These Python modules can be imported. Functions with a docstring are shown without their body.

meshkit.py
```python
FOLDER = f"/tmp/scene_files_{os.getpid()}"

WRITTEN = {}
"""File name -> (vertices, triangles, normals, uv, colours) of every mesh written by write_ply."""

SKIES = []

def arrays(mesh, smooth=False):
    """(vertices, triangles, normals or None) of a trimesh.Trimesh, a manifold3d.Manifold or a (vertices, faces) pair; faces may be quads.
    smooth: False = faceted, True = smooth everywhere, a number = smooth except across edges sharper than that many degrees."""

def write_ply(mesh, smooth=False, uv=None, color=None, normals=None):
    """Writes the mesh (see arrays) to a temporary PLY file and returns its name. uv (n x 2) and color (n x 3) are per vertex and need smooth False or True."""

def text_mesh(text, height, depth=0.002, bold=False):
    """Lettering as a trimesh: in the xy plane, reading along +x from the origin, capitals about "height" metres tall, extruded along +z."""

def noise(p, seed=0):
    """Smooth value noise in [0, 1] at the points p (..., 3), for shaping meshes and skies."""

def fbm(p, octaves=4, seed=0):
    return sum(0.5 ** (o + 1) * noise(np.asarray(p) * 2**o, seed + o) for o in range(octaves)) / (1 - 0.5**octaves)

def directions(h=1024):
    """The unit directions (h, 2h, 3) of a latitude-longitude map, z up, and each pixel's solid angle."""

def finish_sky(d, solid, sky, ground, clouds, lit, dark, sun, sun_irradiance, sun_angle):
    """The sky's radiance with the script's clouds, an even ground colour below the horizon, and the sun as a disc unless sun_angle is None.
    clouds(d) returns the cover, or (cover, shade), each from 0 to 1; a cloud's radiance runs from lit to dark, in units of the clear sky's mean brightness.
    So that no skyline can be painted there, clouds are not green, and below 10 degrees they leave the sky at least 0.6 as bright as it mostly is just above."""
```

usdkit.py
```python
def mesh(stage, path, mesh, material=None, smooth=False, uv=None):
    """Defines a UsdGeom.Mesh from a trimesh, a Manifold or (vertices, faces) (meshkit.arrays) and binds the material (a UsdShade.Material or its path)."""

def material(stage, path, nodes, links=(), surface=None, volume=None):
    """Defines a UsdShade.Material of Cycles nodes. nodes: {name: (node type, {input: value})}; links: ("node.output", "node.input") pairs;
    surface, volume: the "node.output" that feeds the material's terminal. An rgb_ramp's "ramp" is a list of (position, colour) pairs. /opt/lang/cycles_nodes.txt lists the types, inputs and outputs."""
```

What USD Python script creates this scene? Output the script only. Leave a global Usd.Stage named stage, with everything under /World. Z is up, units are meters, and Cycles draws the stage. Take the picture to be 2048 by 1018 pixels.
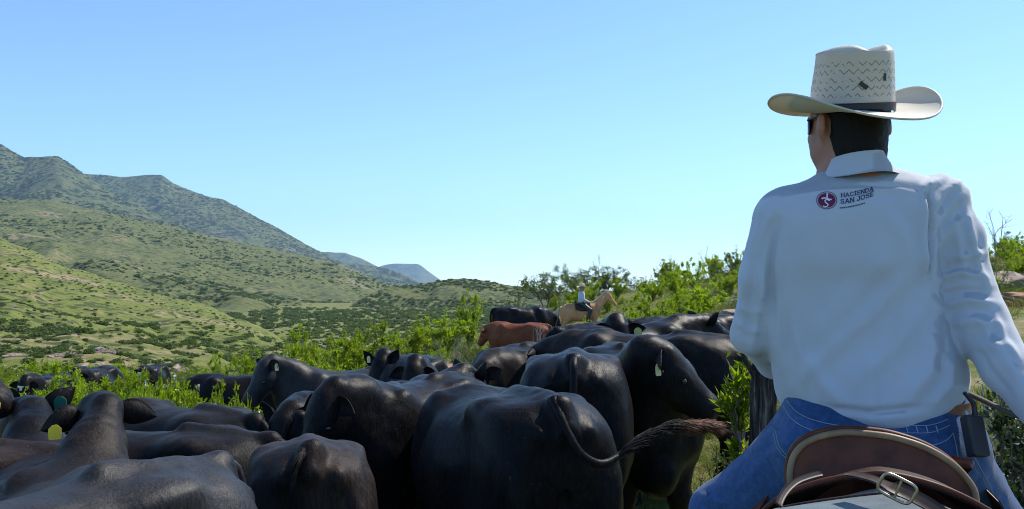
import math
import numpy as np
import trimesh
import usdkit
import meshkit
from scipy import sparse
from scipy.interpolate import RBFInterpolator, PchipInterpolator
from pxr import Usd, UsdGeom, UsdLux, UsdShade, Gf, Sdf, Vt

stage = Usd.Stage.CreateInMemory()
UsdGeom.SetStageUpAxis(stage, 'Z')
UsdGeom.SetStageMetersPerUnit(stage, 1.0)
world = UsdGeom.Xform.Define(stage, '/World')
stage.SetDefaultPrim(world.GetPrim())
UsdGeom.Scope.Define(stage, '/World/Looks')

# ------------------------------------------------------------------ camera, sky, sun, exposure
FPX, CX, CY, EYE = 1773.0, 1024.0, 509.0, 1.79          # focal length and centre in photo pixels, eye height
PITCH = math.atan((570 - 509) / FPX)
EXPOSURE = 0.62
SKY_STRENGTH = 0.128
SUN_INTENSITY = 1.25
HAZE_DENSITY = 0.000062
SUN_AZ, SUN_EL = math.radians(55), math.radians(51)
cam = UsdGeom.Camera.Define(stage, '/World/camera')
cam.CreateHorizontalApertureAttr(36.0)
cam.CreateVerticalApertureAttr(36.0 * 509 / 1024)
cam.CreateFocalLengthAttr(36.0 * FPX / 2048)
cam.CreateClippingRangeAttr(Gf.Vec2f(0.05, 60000))
cam.CreateExposureAttr(EXPOSURE)
cx = UsdGeom.Xformable(cam)
cx.AddTranslateOp().Set(Gf.Vec3d(0, 0, EYE))
cx.AddRotateXOp().Set(90 + math.degrees(PITCH))

sun_dir = np.array([math.sin(SUN_AZ) * math.cos(SUN_EL), math.cos(SUN_AZ) * math.cos(SUN_EL), math.sin(SUN_EL)])
sun = UsdLux.DistantLight.Define(stage, '/World/sun')
sun.CreateIntensityAttr(SUN_INTENSITY)
sun.CreateNormalizeAttr(True)
sun.CreateAngleAttr(0.5)
sun.CreateColorAttr(Gf.Vec3f(1.0, 0.94, 0.84))
zx = sun_dir
xx = np.cross([0, 0, 1.0], zx); xx /= np.linalg.norm(xx)
yx = np.cross(zx, xx)
UsdGeom.Xformable(sun).AddTransformOp().Set(Gf.Matrix4d(*xx, 0, *yx, 0, *zx, 0, 0, 0, 0, 1))

dome = UsdLux.DomeLight.Define(stage, '/World/sky')
skymat = usdkit.material(stage, '/World/Looks/sky_air', {
    'sky': ('sky_texture', {'sky_type': 'single_scattering', 'sun_disc': False, 'sun_elevation': SUN_EL, 'sun_rotation': SUN_AZ,
                            'altitude': 1500.0, 'air_density': 1.0, 'aerosol_density': 0.25, 'ozone_density': 1.6}),
    'tint': ('mix_color', {'blend_type': 'multiply', 'fac': 1.0, 'b': (0.825, 0.985, 1.10), 'use_clamp': False}),
    'bg': ('background_shader', {'strength': SKY_STRENGTH})}, [('sky.color', 'tint.a'), ('tint.result', 'bg.color')], surface='bg.background')
UsdShade.MaterialBindingAPI.Apply(dome.GetPrim()).Bind(skymat)
dome.GetPrim().SetCustomDataByKey('kind', 'structure')

# ------------------------------------------------------------------ naming helpers
_used = {}


def numbered(name, parent='/World'):
    k = _used.get((parent, name), 0)
    _used[(parent, name)] = k + 1
    return f'{parent}/{name}' if k == 0 else f'{parent}/{name}_{k:03d}'


def tag(prim, label=None, cat=None, group=None, kind=None):
    for k, v in (('label', label), ('category', cat), ('group', group), ('kind', kind)):
        if v:
            prim.SetCustomDataByKey(k, v)
    return prim


def thing(name, label, cat, loc=(0, 0, 0), rotz=0.0, group=None, kind=None, scale=1.0):
    x = UsdGeom.Xform.Define(stage, numbered(name))
    x.AddTranslateOp().Set(Gf.Vec3d(*map(float, loc)))
    x.AddRotateZOp().Set(float(rotz))
    if np.ndim(scale) or scale != 1.0:
        x.AddScaleOp().Set(Gf.Vec3f(*map(float, np.broadcast_to(scale, 3))))
    return tag(x.GetPrim(), label, cat, group, kind)


def part(name, mesh, mat, parent, smooth=True, label=None, uv=None, kind=None):
    p = usdkit.mesh(stage, numbered(name, str(parent.GetPath()) if parent else '/World'), mesh, mat, smooth=smooth, uv=uv).GetPrim()
    UsdGeom.Mesh(p).CreateDoubleSidedAttr(True)
    return tag(p, label, kind=kind)


def copy_of(proto, name, label, cat, loc, rotz, scale=1.0, group=None):
    x = UsdGeom.Xform.Define(stage, numbered(name))
    x.AddTranslateOp().Set(Gf.Vec3d(*map(float, loc)))
    x.AddRotateZOp().Set(float(rotz))
    x.AddScaleOp().Set(Gf.Vec3f(*map(float, np.broadcast_to(scale, 3))))
    p = x.GetPrim()
    p.GetReferences().AddInternalReference(proto)
    p.SetInstanceable(True)
    return tag(p, label, cat, group)


def mat(name, nodes, links=(), surface='p.BSDF', volume=None):
    return usdkit.material(stage, '/World/Looks/' + name, nodes, links, surface=surface, volume=volume)


def P(px, py, Y):
    """The world point at distance Y ahead that the photograph shows at (px, py)."""
    u, v = (px - CX) / FPX, (CY - py) / FPX
    c, s = math.cos(PITCH), math.sin(PITCH)
    k = Y / (c - s * v)
    return np.array([u * k, Y, EYE + k * (s + c * v)])


def to_px(p):
    p = np.asarray(p, float)
    c, s = math.cos(PITCH), math.sin(PITCH)
    z = p[..., 2] - EYE
    d, u = p[..., 1] * c + z * s, -p[..., 1] * s + z * c
    return np.stack([CX + FPX * p[..., 0] / d, CY - FPX * u / d], -1)


# ------------------------------------------------------------------ implicit modelling
class Field:
    def __init__(self, lo, hi, h):
        self.h, self.lo = h, np.asarray(lo, float)
        self.n = np.ceil((np.asarray(hi, float) - self.lo) / h).astype(int) + 1
        self.F = np.full(self.n, 0.5, np.float32)
        self.ax = [(self.lo[i] + h * np.arange(self.n[i])).astype(np.float32) for i in range(3)]

    def block(self, lo, hi):
        a = [max(0, int((lo[i] - self.lo[i]) / self.h)) for i in range(3)]
        b = [min(self.n[i], int((hi[i] - self.lo[i]) / self.h) + 2) for i in range(3)]
        if any(b[i] <= a[i] for i in range(3)):
            return None
        s = tuple(slice(a[i], b[i]) for i in range(3))
        return s, self.ax[0][s[0]][:, None, None], self.ax[1][s[1]][None, :, None], self.ax[2][s[2]][None, None, :]

    def put(self, s, d, k, cut=False):
        a = self.F[s]
        if cut:
            d = -d
            hh = np.maximum(k - np.abs(a - d), 0) / k
            self.F[s] = np.maximum(a, d) + hh * hh * k * 0.25
        else:
            hh = np.maximum(k - np.abs(a - d), 0) / k
            self.F[s] = np.minimum(a, d) - hh * hh * k * 0.25

    def cone(self, a, b, ra, rb, k=0.05, cut=False):
        a, b = np.asarray(a, float), np.asarray(b, float)
        m = max(ra, rb) + k + 3 * self.h
        q = self.block(np.minimum(a, b) - m, np.maximum(a, b) + m)
        if q is None:
            return
        s, X, Y, Z = q
        ba = b - a
        L = max(float(ba @ ba), 1e-9)
        t = np.clip(((X - a[0]) * ba[0] + (Y - a[1]) * ba[1] + (Z - a[2]) * ba[2]) / L, 0, 1)
        d = np.sqrt((X - a[0] - t * ba[0]) ** 2 + (Y - a[1] - t * ba[1]) ** 2 + (Z - a[2] - t * ba[2]) ** 2) - (ra + (rb - ra) * t)
        self.put(s, d, k, cut)

    def chain(self, pts, rs, k=0.05):
        for i in range(len(pts) - 1):
            self.cone(pts[i], pts[i + 1], rs[i], rs[i + 1], k)

    def ell(self, c, r, R=None, k=0.05, cut=False):
        c, r = np.asarray(c, float), np.asarray(r, float)
        R = np.eye(3) if R is None else R
        m = r.max() + k + 3 * self.h
        q = self.block(c - m, c + m)
        if q is None:
            return
        s, X, Y, Z = q
        X, Y, Z = X - c[0], Y - c[1], Z - c[2]
        g = g2 = 0
        for i in range(3):
            q = (X * R[0, i] + Y * R[1, i] + Z * R[2, i])
            g = g + (q / r[i]) ** 2
            g2 = g2 + (q / r[i] ** 2) ** 2
        g, g2 = np.sqrt(g), np.sqrt(g2)
        self.put(s, g * (g - 1) / np.maximum(g2, 1e-6), k, cut)

    def plane(self, c, n):
        """Keeps what lies behind the plane through c with outward normal n."""
        d = sum((a - c[i]) * n[i] for i, a in enumerate(np.meshgrid(*self.ax, indexing='ij', sparse=True)))
        self.F = np.maximum(self.F, d.astype(np.float32))

    def plane(self, c, n):
        """Keeps what lies behind the plane through c with outward normal n."""
        d = sum((a - c[i]) * n[i] for i, a in enumerate(np.meshgrid(*self.ax, indexing='ij', sparse=True)))
        self.F = np.maximum(self.F, d.astype(np.float32))

    def loft(self, axis, at, c1, w1, top, bot, p, k=0.05):
        """A body along an axis. At each station: centre c1 and half width w1 across, top and bottom (or far and near), roundness p."""
        at = np.asarray(at, float)
        oth = [i for i in range(3) if i != axis]
        m = 0.1
        lo, hi = np.zeros(3), np.zeros(3)
        lo[axis], hi[axis] = at[0] - m, at[-1] + m
        lo[oth[0]], hi[oth[0]] = (np.asarray(c1) - w1).min() - m, (np.asarray(c1) + w1).max() + m
        lo[oth[1]], hi[oth[1]] = np.min(bot) - m, np.max(top) + m
        q = self.block(lo, hi)
        s, G = q[0], q[1:]
        t = G[axis]
        tc = np.clip(t, at[0], at[-1])
        f = lambda v: PchipInterpolator(at, np.broadcast_to(np.asarray(v, float), at.shape))(tc).astype(np.float32)
        C, W, T, B, E = f(c1), f(w1), f(top), f(bot), f(p)
        mid, hh = (T + B) / 2, np.maximum((T - B) / 2, 1e-3)
        W = np.maximum(W, 1e-3)
        a, b = np.abs(G[oth[0]] - C) / W, np.abs(G[oth[1]] - mid) / hh
        g = (a ** E + b ** E) ** (1 / E)
        d = (g - 1) * np.minimum(W, hh)
        d = np.maximum(d, np.abs(t - tc) * 1.0 + np.where(np.abs(t - tc) > 0, d, -1)) if False else np.where(np.abs(t - tc) > 0, np.sqrt(np.maximum(d, 0) ** 2 + (t - tc) ** 2), d)
        self.put(s, d.astype(np.float32), k)

    def mesh(self, relax=2):
        F, h = self.F, self.h
        s = F < 0
        c = sum(s[i:s.shape[0] - 1 + i, j:s.shape[1] - 1 + j, l:s.shape[2] - 1 + l].astype(np.int8) for i in (0, 1) for j in (0, 1) for l in (0, 1))
        I = np.argwhere((c > 0) & (c < 8))
        ids = np.full(c.shape, -1, np.int64)
        ids[tuple(I.T)] = np.arange(len(I))
        V, n = np.zeros((len(I), 3)), np.zeros(len(I))
        for ax in range(3):
            for u in (0, 1):
                for w in (0, 1):
                    o = [0, 0, 0]
                    e = [i for i in range(3) if i != ax]
                    o[e[0]], o[e[1]] = u, w
                    o2 = list(o); o2[ax] = 1
                    f0, f1 = F[tuple((I + o).T)], F[tuple((I + o2).T)]
                    x = (f0 < 0) != (f1 < 0)
                    t = np.where(x, f0 / np.where(x, f0 - f1, 1), 0)
                    pt = np.tile(np.array(o, float), (len(I), 1))
                    pt[:, ax] = t
                    V += pt * x[:, None]
                    n += x
        V = (I + V / n[:, None]) * h + self.lo
        faces = []
        for ax in range(3):
            e = [(ax + 1) % 3, (ax + 2) % 3]
            sl = [slice(1, -1)] * 3
            a, b = list(sl), list(sl)
            a[ax], b[ax] = slice(0, -1), slice(1, None)
            sa, sb = s[tuple(a)], s[tuple(b)]
            for flip, on in ((False, sa & ~sb), (True, ~sa & sb)):
                J = np.argwhere(on)
                if not len(J):
                    continue
                J = J + np.array([0 if i == ax else 1 for i in range(3)])
                q = []
                for du, dv in ((0, 0), (1, 0), (1, 1), (0, 1)):
                    K = J.copy()
                    K[:, e[0]] -= 1 - du
                    K[:, e[1]] -= 1 - dv
                    q.append(ids[tuple(K.T)])
                q = np.stack(q, 1)
                faces.append(q[:, ::-1] if flip else q)
        Q = np.vstack(faces)
        Q = Q[(Q >= 0).all(1)]
        T = np.vstack([Q[:, [0, 1, 2]], Q[:, [0, 2, 3]]])
        return relaxed(V, T, relax), T


def adjacency(n, T):
    E = np.vstack([T[:, [0, 1]], T[:, [1, 2]], T[:, [2, 0]]])
    A = sparse.coo_matrix((np.ones(len(E)), (E[:, 0], E[:, 1])), shape=(n, n)).tocsr()
    A = ((A + A.T) > 0).astype(float)
    d = np.asarray(A.sum(1)).ravel()
    return sparse.diags(1 / np.maximum(d, 1)) @ A


def relaxed(V, T, n):
    if n:
        A = adjacency(len(V), T)
        for _ in range(n):
            V = V + 0.5 * (A @ V - V)
            V = V - 0.52 * (A @ V - V)
        V = V + 0.4 * (A @ V - V)
    return V


def normals(V, T):
    n = np.zeros_like(V)
    f = np.cross(V[T[:, 1]] - V[T[:, 0]], V[T[:, 2]] - V[T[:, 0]])
    for i in range(3):
        np.add.at(n, T[:, i], f)
    return n / np.maximum(np.linalg.norm(n, axis=1, keepdims=True), 1e-12)


def tube(pts, radii, sides=8, caps=True):
    p = np.asarray(pts, float)
    r = np.broadcast_to(radii, (len(p),))
    t = np.gradient(p, axis=0)
    t /= np.linalg.norm(t, axis=1, keepdims=True) + 1e-12
    a = np.zeros_like(p)
    v = np.cross(t[0], [0.31, 0.17, 0.93]); v /= np.linalg.norm(v)
    for i in range(len(p)):
        v = v - t[i] * (v @ t[i]); v /= np.linalg.norm(v) + 1e-12
        a[i] = v
    b = np.cross(t, a)
    g = np.arange(sides) * 2 * np.pi / sides
    V = (p[:, None] + r[:, None, None] * (np.cos(g)[None, :, None] * a[:, None] + np.sin(g)[None, :, None] * b[:, None])).reshape(-1, 3)
    i, j = np.meshgrid(np.arange(len(p) - 1), np.arange(sides), indexing='ij')
    q = np.stack([i * sides + j, i * sides + (j + 1) % sides, (i + 1) * sides + (j + 1) % sides, (i + 1) * sides + j], -1).reshape(-1, 4)
    T = np.vstack([q[:, [0, 1, 2]], q[:, [0, 2, 3]]])
    if caps:
        n = len(V)
        V = np.vstack([V, p[0], p[-1]])
        k = np.arange(sides)
        T = np.vstack([T, np.stack([np.full(sides, n), (k + 1) % sides, k], 1),
                       np.stack([np.full(sides, n + 1), (len(p) - 1) * sides + k, (len(p) - 1) * sides + (k + 1) % sides], 1)])
    return V, T


def spline(pts, n):
    pts = np.asarray(pts, float)
    s = np.concatenate([[0], np.cumsum(np.linalg.norm(np.diff(pts, axis=0), axis=1))])
    return PchipInterpolator(s, pts)(np.linspace(0, s[-1], n))


def join(ms):
    Vs, Ts, n = [], [], 0
    for V, T in ms:
        Vs.append(V); Ts.append(np.asarray(T) + n); n += len(V)
    return np.vstack(Vs), np.vstack(Ts)


def rot(axis, deg):
    return trimesh.transformations.rotation_matrix(math.radians(deg), axis)[:3, :3]


def slab(grid_top, grid_bot):
    """Closed sheet between two (n, m, 3) grids."""
    n, m = grid_top.shape[:2]
    V = np.vstack([grid_top.reshape(-1, 3), grid_bot.reshape(-1, 3)])
    I = np.arange(n * m).reshape(n, m)
    q = np.stack([I[:-1, :-1], I[1:, :-1], I[1:, 1:], I[:-1, 1:]], -1).reshape(-1, 4)
    o = n * m
    loop = np.concatenate([I[0, :-1], I[:-1, -1], I[-1, :0:-1], I[:0:-1, 0]])
    nx = np.roll(loop, -1)
    side = np.stack([loop, nx, nx + o, loop + o], 1)
    Q = np.vstack([q, q[:, ::-1] + o, side[:, ::-1]])
    return V, np.vstack([Q[:, [0, 1, 2]], Q[:, [0, 2, 3]]])


def rng(seed):
    return np.random.default_rng(seed)


def noise3(p, scale, seed=0, octv=3):
    return meshkit.fbm(np.asarray(p) * scale + 137.3, octv, seed) - 0.5
# ------------------------------------------------------------------ materials
def fur(name, base, dust, dust_amount=0.5, rough=0.33, spec=0.085, sheen=0.0):
    n = {'tc': ('texture_coordinate', {}), 'oi': ('object_info', {}),
         'm1': ('mapping', {'scale': (42, 42, 8)}), 'hair': ('noise_texture', {'scale': 2.2, 'detail': 5.0, 'roughness': 0.7, 'distortion': 0.1}),
         'big': ('noise_texture', {'scale': 2.3, 'detail': 4.0, 'roughness': 0.6}),
         'r': ('rgb_ramp', {'ramp': [(0.42, (0, 0, 0)), (0.72, (dust_amount,) * 3)]}),
         'mx': ('mix_color', {'a': base, 'b': dust}),
         'v': ('rgb_ramp', {'ramp': [(0.32, (0.45, 0.45, 0.45)), (0.68, (1.55, 1.52, 1.5))]}),
         'mul': ('mix_color', {'blend_type': 'multiply', 'fac': 1.0, 'use_clamp': False}),
         'rr': ('map_range', {'from_min': 0.3, 'from_max': 0.7, 'to_min': rough - 0.06, 'to_max': rough + 0.14}),
         'b': ('bump', {'strength': 0.5, 'distance': 0.006}),
         'spk': ('noise_texture', {'scale': 48.0, 'detail': 3.0, 'roughness': 0.5}), 'spr': ('rgb_ramp', {'ramp': [(0.66, (0, 0, 0)), (0.74, (0.28, 0.28, 0.28))]}),
         'spm': ('mix_color', {'b': (0.10, 0.078, 0.055)}),
         'p': ('principled_bsdf', {'specular_ior_level': spec, 'sheen_weight': sheen, 'sheen_roughness': 0.4, 'sheen_tint': (0.9, 0.92, 1.0)})}
    l = [('tc.object', 'm1.vector'), ('m1.vector', 'hair.vector'), ('tc.object', 'big.vector'), ('big.fac', 'r.fac'), ('r.color', 'mx.fac'),
         ('hair.fac', 'v.fac'), ('mx.result', 'mul.a'), ('v.color', 'mul.b'), ('tc.object', 'spk.vector'), ('spk.fac', 'spr.fac'), ('spr.color', 'spm.fac'), ('mul.result', 'spm.a'), ('spm.result', 'p.base_color'),
         ('hair.fac', 'b.height'), ('b.normal', 'p.normal'), ('hair.fac', 'rr.value'), ('rr.result', 'p.roughness')]
    return mat(name, n, l)


def plain(name, color, rough=0.6, spec=0.4, var=0.15, scale=40.0, bump=0.0, dist=0.002, metallic=0.0, sheen=0.0):
    lo, hi = tuple(c * (1 - var) for c in color), tuple(min(1, c * (1 + var)) for c in color)
    n = {'tc': ('texture_coordinate', {}), 'no': ('noise_texture', {'scale': scale, 'detail': 5.0, 'roughness': 0.6}),
         'r': ('rgb_ramp', {'ramp': [(0.3, lo), (0.7, hi)]}),
         'b': ('bump', {'strength': bump, 'distance': dist}),
         'p': ('principled_bsdf', {'roughness': rough, 'specular_ior_level': spec, 'metallic': metallic, 'sheen_weight': sheen})}
    l = [('tc.object', 'no.vector'), ('no.fac', 'r.fac'), ('r.color', 'p.base_color')]
    if bump:
        l += [('no.fac', 'b.height'), ('b.normal', 'p.normal')]
    return mat(name, n, l)


def leaf(name, c0, c1, trans=0.5, rough=0.5, spec=0.3, tint=(1.25, 1.35, 0.5)):
    n = {'g': ('geometry', {}), 'oi': ('object_info', {}),
         'r': ('rgb_ramp', {'ramp': [(0.0, c0), (1.0, c1)]}),
         'hv': ('map_range', {'from_min': 0, 'from_max': 1, 'to_min': 0.75, 'to_max': 1.2}),
         'h': ('hsv', {'hue': 0.5, 'saturation': 1.0}),
         'p': ('principled_bsdf', {'roughness': rough, 'specular_ior_level': spec}),
         't': ('translucent_bsdf', {}), 'tt': ('mix_color', {'blend_type': 'multiply', 'fac': 1.0, 'b': tint, 'use_clamp': False}),
         'm': ('mix_closure', {'fac': trans})}
    l = [('g.random_per_island', 'r.fac'), ('oi.random', 'hv.value'), ('hv.result', 'h.value'), ('r.color', 'h.color'), ('h.color', 'p.base_color'),
         ('h.color', 'tt.a'), ('tt.result', 't.color'), ('p.BSDF', 'm.closure1'), ('t.BSDF', 'm.closure2')]
    return mat(name, n, l, surface='m.closure')


M = {}


def bark_mat():
    n = {'tc': ('texture_coordinate', {}), 'mp': ('mapping', {'scale': (55, 55, 3.5)}), 'no': ('noise_texture', {'scale': 1.0, 'detail': 7.0, 'roughness': 0.7}),
         'r': ('rgb_ramp', {'ramp': [(0.40, (0.012, 0.010, 0.009)), (0.55, (0.05, 0.042, 0.036)), (0.68, (0.20, 0.175, 0.15))]}), 'b': ('bump', {'strength': 1.0, 'distance': 0.02}), 'p': ('principled_bsdf', {'roughness': 0.9, 'specular_ior_level': 0.15})}
    return mat('old_bark', n, [('tc.object', 'mp.vector'), ('mp.vector', 'no.vector'), ('no.fac', 'r.fac'), ('r.color', 'p.base_color'), ('no.fac', 'b.height'), ('b.normal', 'p.normal')])


M['black_fur'] = fur('black_fur', (0.0050, 0.0048, 0.0054), (0.022, 0.0165, 0.0145), 0.5)
M['black_fur_dusty'] = fur('black_fur_dusty', (0.0065, 0.006, 0.0064), (0.030, 0.023, 0.019), 0.7, rough=0.4)
M['brown_black_fur'] = fur('brown_black_fur', (0.0095, 0.0072, 0.0068), (0.042, 0.028, 0.022), 0.8, rough=0.4)
M['grey_black_fur'] = fur('grey_black_fur', (0.010, 0.010, 0.012), (0.032, 0.030, 0.030), 0.7, rough=0.42, spec=0.2, sheen=0.0)
M['red_fur'] = fur('red_fur', (0.115, 0.034, 0.015), (0.20, 0.070, 0.032), 0.7, rough=0.5)
M['palomino_fur'] = fur('palomino_fur', (0.42, 0.22, 0.10), (0.55, 0.32, 0.16), 0.7, rough=0.5)
M['dark_bay_fur'] = fur('dark_bay_fur', (0.012, 0.009, 0.008), (0.03, 0.018, 0.012), 0.5)
M['old_bark'] = bark_mat()
M['white_hair'] = plain('white_hair', (0.50, 0.47, 0.41), 0.8, bump=0.6)
M['pale_mane'] = plain('pale_mane', (0.66, 0.58, 0.45), 0.6, bump=0.4)
M['black_hair'] = plain('black_hair', (0.010, 0.008, 0.008), 0.5, 0.15, var=0.5, scale=60)
M['rust_hair'] = plain('rust_hair', (0.13, 0.045, 0.022), 0.6, 0.35, var=0.5, scale=20)
M['horn'] = plain('horn_black', (0.02, 0.018, 0.016), 0.5)
M['eye'] = plain('eye_dark', (0.008, 0.006, 0.005), 0.08, 0.8, var=0)
M['tag_yellow'] = plain('tag_yellow', (0.72, 0.50, 0.03), 0.45, var=0.05)
M['tag_cream'] = plain('tag_cream', (0.66, 0.58, 0.25), 0.45, var=0.05)
M['tag_green'] = plain('tag_green', (0.01, 0.10, 0.07), 0.45, var=0.05)
M['tag_lime'] = plain('tag_lime', (0.38, 0.40, 0.10), 0.45, var=0.05)

# ------------------------------------------------------------------ the land
near_pts = []          # (x, y, z) of known ground, filled by the animals' feet and by points read off the photograph
for px, py, Y in [(1160, 700, 32), (1300, 660, 26), (1440, 640, 26), (1250, 650, 34), (1040, 628, 55), (1180, 600, 56), (1300, 586, 56), (1400, 566, 56), (1480, 552, 56),
                  (1700, 530, 54), (1990, 512, 46), (2100, 505, 46), (2040, 545, 27), (2040, 640, 14), (2300, 520, 30), (2500, 560, 20),
                  (940, 668, 42), (850, 700, 40), (700, 722, 38), (600, 735, 38), (500, 755, 38), (250, 760, 42), (100, 765, 42), (-100, 770, 42), (-500, 790, 42),
                  (250, 858, 14), (60, 870, 15), (-300, 900, 14), (640, 790, 18), (860, 770, 18), (960, 745, 20)]:
    near_pts.append(P(px, py, Y))
for px in (-2500, -1500, -700, -200, 150, 450, 700, 900):
    for Y, py in ((57, 795), (76, 800)):
        near_pts.append(P(px, py, Y))
near_pts += [P(px, 700, 80) for px in (1060, 1250)]
for x, y, z in [(0, 0, 0), (0, -8, 0.1), (-8, 0, -0.4), (8, 0, 0.7), (-10, -10, -.2), (10, -10, .8), (0.9, 2.2, -0.09), (0.5, 0.8, -0.06), (-40, 0, -2.5), (40, 0, 4.5), (0, -40, 0.6), (-30, -30, -1), (30, -30, 3.2), (-3, 2, -.05)]:
    near_pts.append(np.array([x, y, z], float))

FEET = []
# ------------------------------------------------------------------ cattle
COW_TAIL, COW_HIP, COW_WITHERS = (0.07, 0, 1.30), (0.45, 0, 1.335), (1.27, 0, 1.325)


def head_frame(yaw, pitch, roll=0.0):
    return rot([0, 0, 1], yaw) @ rot([0, 1, 0], pitch) @ rot([1, 0, 0], roll)


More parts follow.
